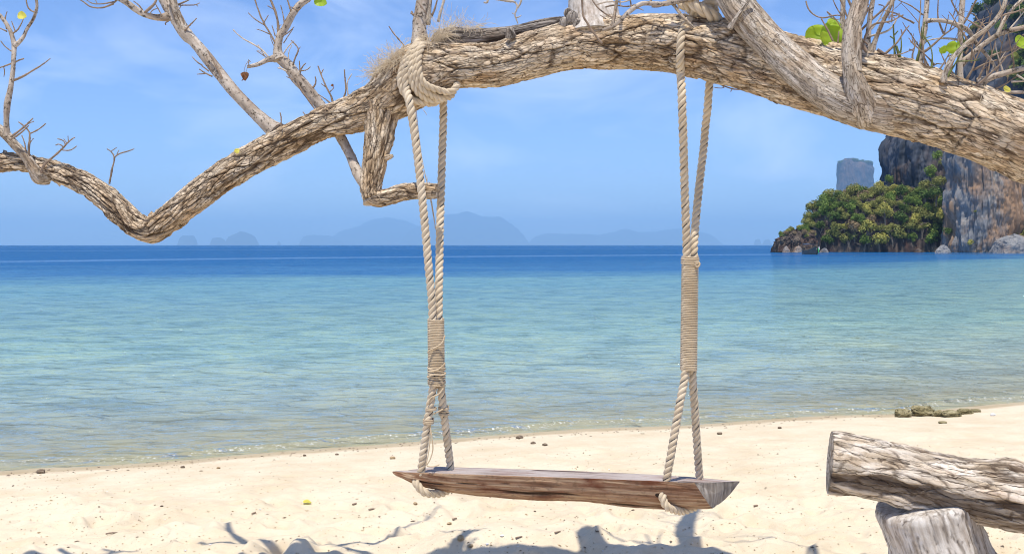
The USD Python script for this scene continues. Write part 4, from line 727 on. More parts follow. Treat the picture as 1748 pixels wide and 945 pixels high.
leaf(at(415, 132, 4.39), 0.030, 1.6, 1.2, 1.0, 'dry_leaf', curl=0.9, name='dry_leaf')
twig([([(424, 104), (419, 112), (416, 125)], 0.7, 0.5), ([(426, 104), (422, 116), (419, 126)], 0.6, 0.4), ([(424, 112), (424, 102), (428, 106)], 0.9, 0.6)], Y=4.40)
leaf(at(568, 148, 4.27), 0.018, 0.9, 0.4, 1.0, 'dry_leaf', curl=0.8, name='dry_leaf')

# ------------------------------------------------------------------ ropes
def rope_mesh(path, R=0.0168, pitch=0.080, ds=0.006, nth=9, phase=0.0):
    """three twisted strands along a world polyline"""
    q, s = curve(np.hstack([np.asarray(path, float), np.full((len(path), 1), R)]), ds)
    C = q[:, :3]; T, N, B = frames(C)
    th = np.linspace(0, 2 * PI, nth, endpoint=False); parts, rest = [], []
    for k in range(3):
        a = 2 * PI * s / pitch + 2 * PI * k / 3 + phase
        c = C + R * 0.53 * (N * np.cos(a)[:, None] + B * np.sin(a)[:, None])
        t2, n2, b2 = frames(c)
        r = R * 0.53 * (1 + 0.04 * np.sin(s * 90 + k))
        ring = c[:, None] + r[:, None, None] * (n2[:, None] * np.cos(th)[None, :, None] + b2[:, None] * np.sin(th)[None, :, None])
        v, f = shell(ring); parts.append((v, f))
        rs = np.stack([np.repeat(s[:, None], nth, 1), np.repeat(r[:, None], nth, 1) * np.cos(th + 0) , np.repeat(r[:, None], nth, 1) * np.sin(th)], -1).reshape(-1, 3)
        rest.append(np.vstack([rs, [[0, 0, 0], [s[-1], 0, 0]]]) + k * 1.3 + phase)
    return join(parts), np.vstack(rest), (C, s, N, B, R, pitch, phase)

def tracers(info, k0=0):
    """the dark yarns that show in the lay of the rope every turn or so"""
    C, s, N, B, R, pitch, phase = info
    parts, x = [], 0.03
    while x < s[-1] - 0.05:
        ss = np.linspace(x, x + RNG.uniform(0.02, 0.034), 7); a = 2 * PI * ss / pitch + 2 * PI * (k0 + 0.5) / 3 + phase
        g = lambda A: np.stack([np.interp(ss, s, A[:, i]) for i in range(3)], 1)
        c = g(C) + R * 0.86 * (g(N) * np.cos(a)[:, None] + g(B) * np.sin(a)[:, None])
        parts.append(twig_mesh(np.hstack([c, np.full((7, 1), 0.0013)]), 5, wiggle=0)); x += pitch
    return join(parts) if parts else None

SWING = thing('rope_swing', 'rustic swing with a thick plank seat hung on two pairs of twisted ropes', 'swing')
def rope(name, path, tr=True, mat='rope', **k):
    m, rest, info = rope_mesh(path, **k); p = put(name, m, M[mat], SWING, attrs={'rest': rest})
    if tr:
        t = tracers(info)
        if t is not None: put('marker_yarn', t, M['tracer'], p, kind='stuff')
    return p
fr = lambda pts, lift=0.016: [skin(a, b, lift) for a, b in pts]
# seat first: it fixes where the ropes end
SEAT = []   # px of front top edge, py, Y ; px back top, py, Y ; px keel, py, Y
st = [(668, 804, 4.15, 720, 799, 4.27, 690, 812, 4.19), (700, 806, 4.148, 738, 796, 4.30, 716, 829, 4.20), (735, 807, 4.145, 775, 796.5, 4.33, 748, 837, 4.22), (790, 809, 4.14, 830, 798, 4.335, 795, 844, 4.22),
      (900, 812.5, 4.12, 930, 801, 4.325, 903, 853, 4.20), (1000, 816, 4.105, 1020, 804.5, 4.315, 1000, 858, 4.19), (1100, 820, 4.085, 1120, 809, 4.305, 1098, 865, 4.17), (1150, 822, 4.075, 1175, 813, 4.30, 1152, 867, 4.16), (1186, 823.5, 4.065, 1263, 821, 4.295, 1216, 867, 4.16)]
st = np.array([[*at(a, b, c), *at(d, e, f), *at(g, h, i)] for a, b, c, d, e, f, g, h, i in st])
ln = np.concatenate([[0], np.cumsum(np.linalg.norm(np.diff(st[:, :3], axis=0), axis=1))]); ls = np.linspace(0, ln[-1], 420)
sq = np.stack([PchipInterpolator(ln, st[:, k])(ls) for k in range(9)], 1)
A_, B_, K_ = sq[:, :3], sq[:, 3:6], sq[:, 6:]
def seat_ring(i, n_top=34, n_front=52, n_back=50):
    a, b, k = A_[i], B_[i], K_[i]
    t = np.linspace(0, 1, n_top)[:-1, None]; top = b + (a - b) * t                        # back edge -> front edge
    t = np.linspace(0, 1, n_front)[:-1, None]; out = np.array([0, -1, -0.25]); fr_ = a + (k - a) * t + out * (0.018 * np.sin(PI * t))
    t = np.linspace(0, 1, n_back)[:-1, None]; bk = k + (b - k) * t + np.array([0, 0.6, -1]) * (0.02 * np.sin(PI * t))
    return np.vstack([top, fr_, bk])
RG = np.stack([seat_ring(i) for i in range(len(ls))])
cen = RG.mean(1, keepdims=True); off_ = RG - cen; uvec = off_ / np.maximum(np.linalg.norm(off_, axis=-1, keepdims=True), 1e-6)
rest_s = np.stack([np.repeat(ls[:, None], RG.shape[1], 1), off_[..., 1], off_[..., 2]], -1)
grain = fbm(rest_s * np.array([7, 120, 120]), 4, 50) - 0.5; split = fbm(rest_s * np.array([3.2, 48, 48]) + 4, 3, 51)
topm = np.zeros(RG.shape[1]); topm[:33] = 1
split_d = smooth01(0.40, 0.30, split)
dis = grain * 0.006 * (1 - 0.7 * topm) - split_d * 0.007 * (1 - 0.6 * topm) + (fbm(rest_s * np.array([5, 14, 14]), 3, 52) - 0.5) * 0.022 * (1 - topm) + (fbm(rest_s * np.array([16, 40, 40]), 3, 53) - 0.5) * 0.008 * (1 - topm)
endw = smooth01(ls[-1], ls[-1] - 0.01, ls)[:, None]
RG = RG + uvec * (dis * (0.35 + 0.65 * endw))[..., None]
v, f = shell(RG)
fc = f; quad_n = 2 * (RG.shape[0] - 1) * RG.shape[1]
m_ = RG.shape[1]
body = f[:-m_]                                            # without the right end cap
crk = np.concatenate([(1 - split_d * 0.9 + 0.4 * grain).clip(0, 1).ravel(), [0.7, 0.7]])
rs = np.vstack([rest_s.reshape(-1, 3), rest_s[0].mean(0)[None], rest_s[-1].mean(0)[None]])
isf = np.array([(t % m_ < 33).all() and (t < RG.shape[0] * m_).all() for t in body])
def used(f, *arrs):
    u, inv = np.unique(f, return_inverse=True); return inv.reshape(f.shape), [a[u] for a in arrs]
fa, (va, ra, ca) = used(body[~isf], v, rs, crk); fb, (vb, rb, cb) = used(body[isf], v, rs, crk)
seat = put('seat', (va, fa), M['seat_wood'], SWING, attrs={'rest': ra, 'crack': ca})
put('seat_top', (vb, fb), M['seat_top'], seat, attrs={'rest': rb, 'crack': cb})
ringe = RG[-1]; ce = ringe.mean(0); lay = np.linspace(1, 0, 26)
axis = np.array([1.0, -0.25, 0]); EG = np.stack([ce + (ringe - ce) * q for q in lay])
pe = EG - ce; h = fbm(pe * np.array([60, 60, 14]) + 3, 3, 61) - 0.5
EG = EG + axis * (h * 0.010 * np.sin(PI * np.clip(lay * 1.0, 0, 1) * 0.5 + 0.01) * (lay < 0.99)[:, None].T if False else (h * 0.010 * (lay[:, None] < 0.99)))[..., None]
i = np.arange(26 * m_).reshape(26, m_); j = np.roll(i, -1, 1)
put('end_grain', (EG.reshape(-1, 3), np.stack([i[:-1], j[:-1], j[1:], i[1:]], -1).reshape(-1, 4)), M['end_grain'], seat,
    attrs={'rest': (pe[..., [2, 0, 1]]).reshape(-1, 3) * np.array([0.6, 2.0, 2.0]), 'crack': (0.8 + 1.2 * h).clip(0, 1).ravel()})

# left pair
LT = [skin(712, 76, 0.014), skin(706, 84, 0.017), skin(697, 104, 0.018), skin(692, 128, 0.018), skin(694, 150, 0.018), at(699, 176, 4.075), at(704, 205, 4.075)]
rope('rope', [at(716, 72, 4.24)] + LT + [at(710, 245, 4.08), at(722, 350, 4.09), at(732, 460, 4.11), at(738, 530, 4.125), at(738.5, 560, 4.13), at(740, 650, 4.13), at(736, 680, 4.13), at(731, 712, 4.13), at(725, 755, 4.145), at(719, 803, 4.165), at(717, 815, 4.17)], phase=0.3)
rope('rope', [at(748, 120, 4.36), at(756, 160, 4.33), at(757, 190, 4.32), at(754, 290, 4.29), at(751, 400, 4.23), at(749, 530, 4.155), at(750, 570, 4.15), at(752, 650, 4.15), at(757, 700, 4.17), at(763, 750, 4.21), at(769, 797, 4.26), at(770, 806, 4.265)], phase=1.1)
rope('under_loop', [at(709, 818, 4.17), at(713, 828, 4.15), at(722, 838, 4.15), at(738, 842, 4.18), at(758, 840, 4.23), at(768, 828, 4.27), at(770, 806, 4.27)], tr=False, phase=0.5)
# left knot: passes over and round the trunk
for pts, ph in [([(710, 80), (696, 96), (687, 116), (683, 136), (688, 156), (700, 168), (716, 174), (736, 177), (748, 172)], 0.2),
                ([(714, 78), (704, 96), (701, 122), (706, 146), (718, 162), (736, 171), (752, 170)], 1.0),
                ([(718, 77), (709, 98), (709, 126), (716, 146), (730, 158), (750, 168), (768, 165)], 1.8),
                ([(722, 78), (714, 100), (716, 128), (724, 142), (742, 152), (764, 157), (778, 150)], 2.5)]:
    path = [skin(pts[0][0] + 4, pts[0][1] - 3, 0.012) + np.array([0, 0.05, 0.0])] + [skin(a, b, 0.016 + 0.006 * k / len(pts)) for k, (a, b) in enumerate(pts)] + [skin(pts[-1][0] + 6, pts[-1][1] - 8, 0.014, 1)]
    rope('knot_loop', path, tr=False, phase=ph, R=0.0145)
# bindings
def binding(name, px0, py0, px1, py1, Y, rx, ry, turns, r=0.0032, jitter=0.0, seed=0):
    n = turns * 22; u = np.linspace(0, 1, n); a = 2 * PI * turns * u
    rg = np.random.default_rng(seed); jit = np.interp(u, np.linspace(0, 1, turns * 2), rg.normal(0, 1, turns * 2)) * jitter
    p = np.array([at(px0 + (px1 - px0) * x, py0 + (py1 - py0) * x, Y) for x in u])
    p += np.stack([np.cos(a) * rx, np.sin(a) * ry, 0 * a + jit], -1)
    rows = np.hstack([p, np.full((n, 1), r)])
    T, N, B = frames(p); th = np.linspace(0, 2 * PI, 6, endpoint=False)
    ring = p[:, None] + r * (N[:, None] * np.cos(th)[None, :, None] + B[:, None] * np.sin(th)[None, :, None])
    s = np.concatenate([[0], np.cumsum(np.linalg.norm(np.diff(p, axis=0), axis=1))])
    rs = np.stack([np.repeat(s[:, None], 6, 1), np.repeat(r * np.cos(th)[None], n, 0), np.repeat(r * np.sin(th)[None], n, 0)], -1).reshape(-1, 3)
    return put(name, shell(ring), M['cord'], SWING, attrs={'rest': np.vstack([rs, rs[:1], rs[-1:]])})
binding('binding', 744, 544, 745, 628, 4.14, 0.0325, 0.0315, 30, jitter=0.0004, seed=1)
binding('binding', 745, 624, 745.5, 657, 4.14, 0.0355, 0.0345, 9, jitter=0.0026, seed=2)
def cord(name, pts, Y, r=0.0034, dY=0):
    rows = [[*at(a, b, Y + dY * k / (len(pts) - 1)), r] for k, (a, b) in enumerate(pts)]
    q, s = curve(rows, 0.006)
    rs = np.stack([s, 0 * s, 0 * s], -1)
    T, N, B = frames(q[:, :3]); th = np.linspace(0, 2 * PI, 7, endpoint=False)
    ring = q[:, None, :3] + r * (N[:, None] * np.cos(th)[None, :, None] + B[:, None] * np.sin(th)[None, :, None])
    rest = np.stack([np.repeat(s[:, None], 7, 1), np.repeat(r * np.cos(th)[None], len(s), 0), np.repeat(r * np.sin(th)[None], len(s), 0)], -1).reshape(-1, 3)
    put(name, shell(ring), M['cord'], SWING, attrs={'rest': np.vstack([rest, rest[:1], rest[-1:]])})
cord('loose_cord', [(759, 572), (756, 583), (745, 592), (732, 599), (730, 602)], 4.10)
cord('loose_cord', [(730, 628), (742, 632), (756, 624), (760, 619)], 4.098)
cord('loose_cord', [(729, 643), (741, 639), (756, 640), (761, 636)], 4.096)
cord('loose_cord', [(757, 662), (748, 673), (736, 678), (731, 690)], 4.11)
binding('cord_knot', 736, 695, 735.5, 699, 4.132, 0.0205, 0.0215, 2, seed=3)
binding('cord_knot', 731.5, 714, 731, 722, 4.135, 0.0205, 0.0215, 3, seed=4)
binding('cord_knot', 757, 692, 758, 709, 4.172, 0.0205, 0.0205, 5, jitter=0.002, seed=5)
cord('loose_cord', [(740, 706), (748, 702), (756, 698)], 4.13)
cord('loose_cord', [(733, 722), (737, 744), (739, 764), (734, 784), (728, 794), (736, 796), (750, 792)], 4.12, r=0.0026)
cord('loose_cord', [(735, 722), (734, 750), (731, 775), (727, 792)], 4.12, r=0.0022)
cord('thin_string', [(710, 184), (715, 230), (722, 280), (731, 320), (740, 370), (746, 400)], 4.17, r=0.0016)
cord('thin_string', [(708, 178), (712, 220), (719, 262), (726, 300), (737, 345), (743, 390)], 4.16, r=0.0016)
cord('thin_string', [(729, 300), (733, 340), (737, 330), (732, 310)], 4.16, r=0.0012)
cord('thin_string', [(721, 182), (724, 190), (727, 192), (728, 196)], 4.08, r=0.0011)
# right pair
rope('rope', [skin(1186, 32, 0.0) + np.array([0, 0.07, 0.0]), skin(1175, 36, 0.018), skin(1166, 52, 0.017), skin(1162, 75, 0.017), skin(1161, 100, 0.017), skin(1162, 124, 0.018), at(1164, 160, 3.95), at(1166, 230, 3.98), at(1169, 330, 4.06), at(1172, 437, 4.10), at(1170.5, 540, 4.105), at(1170, 628, 4.10),
              at(1160, 690, 4.09), at(1148, 760, 4.085), at(1138, 818, 4.10), at(1136, 832, 4.11)], phase=2.0)
rope('rope', [at(1209, 100, 4.22), at(1212, 128, 4.20), at(1209, 170, 4.20), at(1203, 230, 4.25), at(1195, 305, 4.21), at(1188, 375, 4.16), at(1184, 437, 4.125), at(1182.5, 540, 4.12), at(1182, 628, 4.125), at(1186, 700, 4.16), at(1190, 760, 4.20), at(1194, 812, 4.24), at(1195, 822, 4.245)], phase=0.7)
rope('under_loop', [at(1130, 836, 4.12), at(1131, 848, 4.095), at(1137, 862, 4.095), at(1150, 869, 4.12), at(1168, 871, 4.17), at(1186, 865, 4.22), at(1195, 840, 4.25)], tr=False, phase=0.9)
hole = trimesh.creation.icosphere(3, 0.02); hole.apply_scale([1, 0.35, 0.8]); hole.apply_translation(at(1126, 842, 4.098))
put('rope_hole_shade', hole, simple('hole_shade_dark', (0.03, 0.02, 0.015), 0.95, 0.2, 40), seat)  # solid dark blob, its colour stands for the shade inside the hole
binding('binding', 1178, 437, 1175.5, 631, 4.112, 0.0325, 0.0335, 66, jitter=0.0003, seed=6)
binding('binding', 1178, 440, 1178, 450, 4.112, 0.0355, 0.0365, 3, jitter=0.0012, seed=7)
cord('cord_knot', [(1186, 448), (1192, 446), (1195, 451), (1190, 456), (1186, 452), (1192, 449)], 4.077, r=0.0042)
# right knot on top of the trunk
rope('knot_loop', [tat(1172, -8, 4.05), tat(1182, 4, 4.03), tat(1194, 14, 4.02), tat(1208, 22, 4.03), tat(1219, 29, 4.05), tat(1222, 34, 4.09)], tr=False, phase=0.4, R=0.024, pitch=0.12)
rope('knot_loop', [tat(1200, 16, 4.09), tat(1208, 6, 4.09), tat(1216, 0, 4.1), tat(1222, -14, 4.12)], tr=False, phase=1.4, R=0.021)
rope('knot_loop', [tat(1222, 20, 4.11), tat(1216, 10, 4.12), tat(1222, 2, 4.13), tat(1228, -10, 4.14)], tr=False, phase=2.2, R=0.021)
rope('knot_loop', [tat(1160, 6, 4.06), tat(1170, 10, 4.05), tat(1182, 18, 4.07), tat(1186, 30, 4.1)], tr=False, phase=1.9, R=0.020)
rope('knot_loop', [tat(1176, 42, 4.10), tat(1182, 32, 4.10), tat(1190, 22, 4.12), tat(1206, 12, 4.16), tat(1220, 8, 4.2)], tr=False, phase=0.9, R=0.017)

# frayed rope fibres
def fibres(base_fn, n, length, seed, up=1.0, rad=0.0006):
    r = np.random.default_rng(seed); pts, cnt, wid = [], [], []
    for k in range(n):
        p, d = base_fn(r); d = d / np.linalg.norm(d); c = [p]; L_ = length * r.uniform(0.4, 1.1); bend = r.normal(0, 1, 3)
        for i in range(7):
            d = d + bend * 0.38 + r.normal(0, 0.3, 3) + np.array([0, 0, -0.05]); d /= np.linalg.norm(d); p = p + d * L_ / 7; c.append(p)
        pts += c; cnt.append(8)
    return np.array(pts), cnt
def put_fibres(name, pts, cnt, w=0.0011):
    c = UsdGeom.BasisCurves.Define(stage, unique(SWING, name)); c.CreateTypeAttr('linear'); c.CreatePointsAttr(Vt.Vec3fArray.FromNumpy(pts.astype(np.float32)))
    c.CreateCurveVertexCountsAttr(Vt.IntArray(cnt)); c.CreateWidthsAttr(Vt.FloatArray([w])); c.SetWidthsInterpolation('constant')
    UsdShade.MaterialBindingAPI.Apply(c.GetPrim()).Bind(M['fibre']); c.GetPrim().SetCustomDataByKey('kind', 'stuff')
def b1(r):
    t = r.random(); p = skin(640 + 55 * t, 128 - 36 * t, 0.004) + np.array([0, r.uniform(-0.04, 0.06), r.uniform(-0.03, 0.02)]); return p, np.array([-1.0, r.normal(0, .4), 0.35 + r.normal(0, .4)])
put_fibres('frayed_fibre', *fibres(b1, 620, 0.10, 1))
def b2(r):
    t = r.random(); p = at(722 + 40 * t, 82 - 26 * t + r.uniform(-8, 8), 4.2 + r.uniform(-0.06, 0.05)); return p, np.array([0.5 + r.normal(0, .6), r.normal(0, .5), 0.9 + r.normal(0, .3)])
put_fibres('frayed_fibre', *fibres(b2, 300, 0.115, 2))
def b3(r):
    p = at(790 + r.uniform(-25, 25), 48 + r.uniform(-4, 6), 4.24 + r.uniform(-0.03, 0.03)); return p, np.array([0.7 + r.normal(0, .5), r.normal(0, .5), 0.6 + r.normal(0, .4)])
put_fibres('frayed_fibre', *fibres(b3, 140, 0.10, 3))
def b4(r):
    p = at(1182 + r.uniform(-14, 14), 26 + r.uniform(-10, 10), 4.0 + r.uniform(-0.02, 0.05)); return p, np.array([r.normal(0, .6), r.normal(0, .6) - 0.3, r.normal(0, .6)])
put_fibres('frayed_fibre', *fibres(b4, 150, 0.045, 4))

# ------------------------------------------------------------------ log bench at the right
BENCH = thing('log_bench', 'weathered grey log resting on a bleached driftwood post at the right edge', 'bench')
def tilt_end(mesh, n0):  # nothing
    return mesh
lg = [(1416, 787, 4.45, 50), (1425, 788, 4.445, 52), (1480, 799, 4.41, 50), (1560, 814, 4.36, 48), (1640, 832, 4.30, 52), (1748, 850, 4.23, 57), (1900, 876, 4.13, 58), (2080, 905, 4.02, 56)]
PL = lambda rows: np.array([[*at(a, b, Y * 0.82), r / F * Y * 0.82] for a, b, Y, r in rows])
m, a = limb(PL(lg), ds=0.0055, nth=150, amp=0.006, cell=(0.15, 0.032), lump=0.06, seed=70, knots=5, ridge=1.1)
put('log', m, M['log_bark'], BENCH, attrs=a)
zb = on_ground(X_(1650, 3.6), 3.6)
y0 = HY + (CAMZ - zb + 0.12) * F / 3.6
m, a = limb(PL([(1680, y0 + 10, 4.42, 84), (1650, (y0 + 960) / 2, 4.41, 81), (1612, 960, 4.40, 78), (1597, 920, 4.40, 78), (1584, 886, 4.395, 80), (1577, 866, 4.39, 82), (1574, 856, 4.39, 78), (1573, 852, 4.39, 70)]), ds=0.005, nth=150, amp=0.0045, cell=(0.16, 0.02), lump=0.10, seed=71, knots=9, ridge=0.8)
put('post', m, M['driftwood'], BENCH, attrs=a)
m, a = limb(PL([(2000, 1240, 4.08, 70), (1990, 930, 4.08, 66), (1985, 905, 4.08, 60)]), ds=0.01, nth=60, amp=0.004, cell=(0.16, 0.02), seed=72)
put('post', m, M['driftwood'], BENCH, attrs=a)

# ------------------------------------------------------------------ things lying on the beach
def rock_mesh(size, seed, sub=4, rough=0.35, sq=(1, 1, 1)):
    m = trimesh.creation.icosphere(sub, 1.0); v = m.vertices.copy()
    d = 1 + rough * 2 * (fbm(v * 1.3 + seed, 4, seed) - 0.5) - rough * 0.9 * np.abs(fbm(v * 3.2 + seed, 4, seed + 1) - 0.5) * 2 + 0.3 * rough * (fbm(v * 9 + seed, 3, seed + 2) - 0.5)
    return v * d[:, None] * np.array(sq) * size, np.array(m.faces)
def rock_mat(name, a, b, c, sc=9):
    return usdkit.material(stage, L + name, {'g': ('texture_coordinate', {}), 'n': ('noise_texture', {'scale': float(sc), 'detail': 7.0, 'roughness': 0.65}), 'r': ('rgb_ramp', {'ramp': [(0.32, a), (0.5, b), (0.68, c)]}),
        'b': ('bump', {'strength': 0.8, 'distance': 0.02}), 'p': ('principled_bsdf', {'roughness': 0.9, 'specular_ior_level': 0.15})},
        [('g.object', 'n.vector'), ('n.fac', 'r.fac'), ('r.color', 'p.base_color'), ('n.fac', 'b.height'), ('b.normal', 'p.normal')], surface='p.BSDF')
M['coral'] = rock_mat('olive_coral_rock', (0.09, 0.075, 0.035), (0.22, 0.185, 0.095), (0.38, 0.33, 0.20))
M['pebble'] = rock_mat('brown_pebble', (0.09, 0.065, 0.045), (0.20, 0.15, 0.105), (0.33, 0.26, 0.19), 60)
M['pale_shell'] = rock_mat('pale_shell', (0.60, 0.58, 0.56), (0.72, 0.70, 0.68), (0.80, 0.79, 0.78), 60)
M['tan_coral'] = rock_mat('tan_coral_piece', (0.30, 0.20, 0.11), (0.46, 0.34, 0.20), (0.58, 0.46, 0.31), 60)
def beach_xy(px, py):
    """the point of the beach behind a pixel"""
    lo, hi = 3.0, 40.0
    for _ in range(50):
        Y = (lo + hi) / 2; p = at(px, py, Y)
        if p[2] > on_ground(p[0], Y): lo = Y
        else: hi = Y
    return np.array([p[0], Y, on_ground(p[0], Y)])
def lay(name, px, py, wpx, mesh_fn, mat, label, cat, group=None, sink=0.25, flat=1.0):
    p = beach_xy(px, py); s = wpx * 0.8 / 2 / F * p[1]
    v, f = mesh_fn(s); v[:, 2] *= flat
    h = v[:, 2].max() - v[:, 2].min(); v[:, 2] += -v[:, 2].min() - sink * h
    put(name, (v + p, f), M[mat], label=label, cat=cat, group=group)
for k, (px, py, w, fl, lab) in enumerate([(1542, 711, 34, 0.62, 'leftmost jagged olive coral rock of the line at the water edge'), (1574, 709, 44, 0.62, 'tallest pale topped coral rock of the line at the water edge'), (1604, 710, 26, 0.60, 'rounded coral rock in the middle of the line at the water edge'),
                                          (1622, 711, 40, 0.42, 'long flat coral rock right of the rounded one'), (1646, 706, 30, 0.5, 'low coral rock towards the right end of the line'), (1664, 703, 22, 0.4, 'small brownish coral rock at the right end of the line')]):
    lay('coral_rock', px, py, w * 1.15, lambda s, k=k: rock_mesh(s, 200 + k, 5, 0.42, (1, 0.8, 0.9)), 'coral', lab, 'rock', 'line of coral rocks at the water edge', 0.22, fl)
lay('coral_rock', 1609, 722, 19, lambda s: rock_mesh(s, 210, 4, 0.3, (1, 0.5, 0.8)), 'coral', 'small olive stone alone on the sand in front of the coral rocks', 'rock', None, 0.2, 0.4)
lay('shell', 1695, 709, 11, lambda s: rock_mesh(s, 211, 3, 0.2), 'pale_shell', 'pale bluish shell on the sand right of the coral rocks', 'shell', None, 0.2, 0.6)
lay('shell', 832, 929, 7, lambda s: rock_mesh(s, 212, 3, 0.15), 'pale_shell', 'small white shell in the shaded hollow below the swing', 'shell', None, 0.2, 0.7)
lay('shell', 857, 914, 9, lambda s: rock_mesh(s, 216, 3, 0.15), 'pale_shell', 'flat cream shell on the crest of the shaded hollow', 'shell', None, 0.2, 0.4)
lay('coral_piece', 786, 921, 15, lambda s: rock_mesh(s, 213, 4, 0.3), 'tan_coral', 'round tan coral lump in the shaded hollow below the swing', 'coral', None, 0.2, 0.85)
lay('coral_piece', 803, 932, 13, lambda s: rock_mesh(s, 214, 4, 0.3), 'tan_coral', 'flat tan coral piece low in the shaded hollow', 'coral', None, 0.2, 0.5)
lay('coral_piece', 709, 860, 9, lambda s: rock_mesh(s, 215, 4, 0.4), 'tan_coral', 'pale coral piece on the sand below the left end of the seat', 'coral', None, 0.2, 0.7)
lay('coral_piece', 767, 894, 10, lambda s: rock_mesh(s, 217, 4, 0.5), 'tan_coral', 'pale ragged coral bit left of the thin stick', 'coral', None, 0.2, 0.5)
for k, (px, py, w, lab) in enumerate([(910, 757, 12, 'dark stone with a ragged top at the wet edge right of the swing rope'), (887, 748, 16, 'flat dark weed clump on the wet sand right of the left rope'), (930, 760, 12, 'brown stone just right of the ragged dark stone'),
                                      (520, 778, 8, 'dark grey stone at the wet edge left of the swing'), (575, 776, 8, 'reddish stone at the wet edge left of the swing'), (670, 783, 14, 'tan clump on the sand near the tip of the seat'),
                                      (70, 807, 20, 'flat brown weed at the water edge at the far left'), (1228, 741, 12, 'reddish brown stone on the sand right of the right rope'), (1331, 731, 9, 'brown stone on the wet sand left of the log'), (312, 798, 10, 'brown flat stone at the left water edge'), (373, 799, 9, 'small tan stone right of the brown flat stone'), (276, 864, 7, 'small grey stone on the dry sand at the left')]):
    lay('beach_stone', px, py, w, lambda s, k=k: rock_mesh(s, 230 + k, 3, 0.4, (1, 0.7, 0.8)), 'pebble' if k not in (5, 10) else 'tan_coral', lab, 'stone', None, 0.15, 0.65)
pl = beach_xy(525, 859)
leaf(pl + np.array([0, 0, 0.012]), 0.052, 0.2, 0.1, 0.15, 'yellow_leaf', curl=0.2, parent='/World', name='fallen_leaf', label='yellow leaf lying on the sand left of the swing', cat='leaf')
for px, py, w, ang, lab in [(776, 887, 12, -55, 'thin grey stick leaning on the sand below the seat'), (1290, 864, 8, 0, 'short dark stick on the sand right of the seat'), (634, 870, 9, 5, 'short brown stick on the sand below the seat tip'), (605, 861, 7, 35, 'small brown twig piece left of the seat tip'),
                            (886, 918, 12, -25, 'dark curved twig right of the shaded hollow'), (192, 911, 20, -5, 'thin bent twig on the sand at the lower left'), (433, 877, 8, -55, 'thin brown twig upright on the sand at the left'), (952, 909, 10, -8, 'small grey stick right of the shaded hollow')]:
    p = beach_xy(px, py); s = w / F * p[1]; a = math.radians(ang)
    q = np.array([p + np.array([math.cos(a) * s * t, 0.02 * t, 0.006 + 0.10 * abs(math.sin(a)) * s * (t + .5)]) for t in np.linspace(-0.5, 0.5, 5)])
    q[2, 2] += 0.1 * s
    put('stick', twig_mesh(np.hstack([q, np.full((5, 1), 1.2 / F * p[1])]), 6), M['twig'], label=lab, cat='stick')
# countless bits of shell, coral and leaf litter
bits, r = [], np.random.default_rng(5)
for k in range(2400):
    px, py = r.uniform(-30, 1780), 760 + 190 * r.random() ** 1.2
    if py < 815 - 0.075 * px: py = 815 - 0.075 * px + 140 * r.random() ** 2
    p = beach_xy(px, py)
    if inland(p[0], p[1]) < 0.25: continue
    s = r.uniform(0.0014, 0.005) * (1 if r.random() > 0.08 else 1.8)
    v = np.array([[1, 0, 0], [-1, 0.1, 0], [0, 1, 0], [0.1, -1, 0], [0, 0, 0.8], [0, 0, -0.8]]) * s * np.array([r.uniform(0.6, 2.4), 1, 0.7]); a = r.uniform(0, 6.3)
    v = v @ np.array([[math.cos(a), math.sin(a), 0], [-math.sin(a), math.cos(a), 0], [0, 0, 1]]) + p + np.array([0, 0, s * 0.3])
    bits.append((v, np.array([[0, 2, 4], [2, 1, 4], [1, 3, 4], [3, 0, 4], [2, 0, 5], [1, 2, 5], [3, 1, 5], [0, 3, 5]]), r.random()))
for lo, hi, nm, mt in ((0, 0.42, 'beach_debris', 'pebble'), (0.42, 0.92, 'beach_debris', 'tan_coral'), (0.92, 1.01, 'shell_grit', 'pale_shell')):
    put(nm, join([(v, f) for v, f, q in bits if lo <= q < hi]), M[mt], smooth=False, kind='stuff', label={'pebble': 'dark crumbs of leaf and coral scattered over the sand', 'tan_coral': 'tan coral crumbs scattered over the sand', 'pale_shell': 'white shell grit scattered over the sand'}[mt])
# line of dark crumbs along the wet edge
bits = []
for k in range(320):
    px = r.uniform(-20, 1500); p0 = None
    x = (px - CX) / F * (9.3 + 0.0018 * px); ys = float(_shore(x)) - abs(r.normal(0.28, 0.16)) - 0.12
    z = on_ground(x, ys); s = r.uniform(0.003, 0.0105)
    v = np.array([[1, 0, 0], [-1, 0.1, 0], [0, 1, 0], [0.1, -1, 0], [0, 0, 0.8], [0, 0, -0.8]]) * s * np.array([r.uniform(0.8, 2.0), 1, 0.6]) + np.array([x, ys, z + s * 0.2])
    bits.append((v, np.array([[0, 2, 4], [2, 1, 4], [1, 3, 4], [3, 0, 4], [2, 0, 5], [1, 2, 5], [3, 1, 5], [0, 3, 5]])))
put('tide_line_debris', join(bits), M['pebble'], smooth=False, kind='stuff', label='dark crumbs left in a line by the last wave')

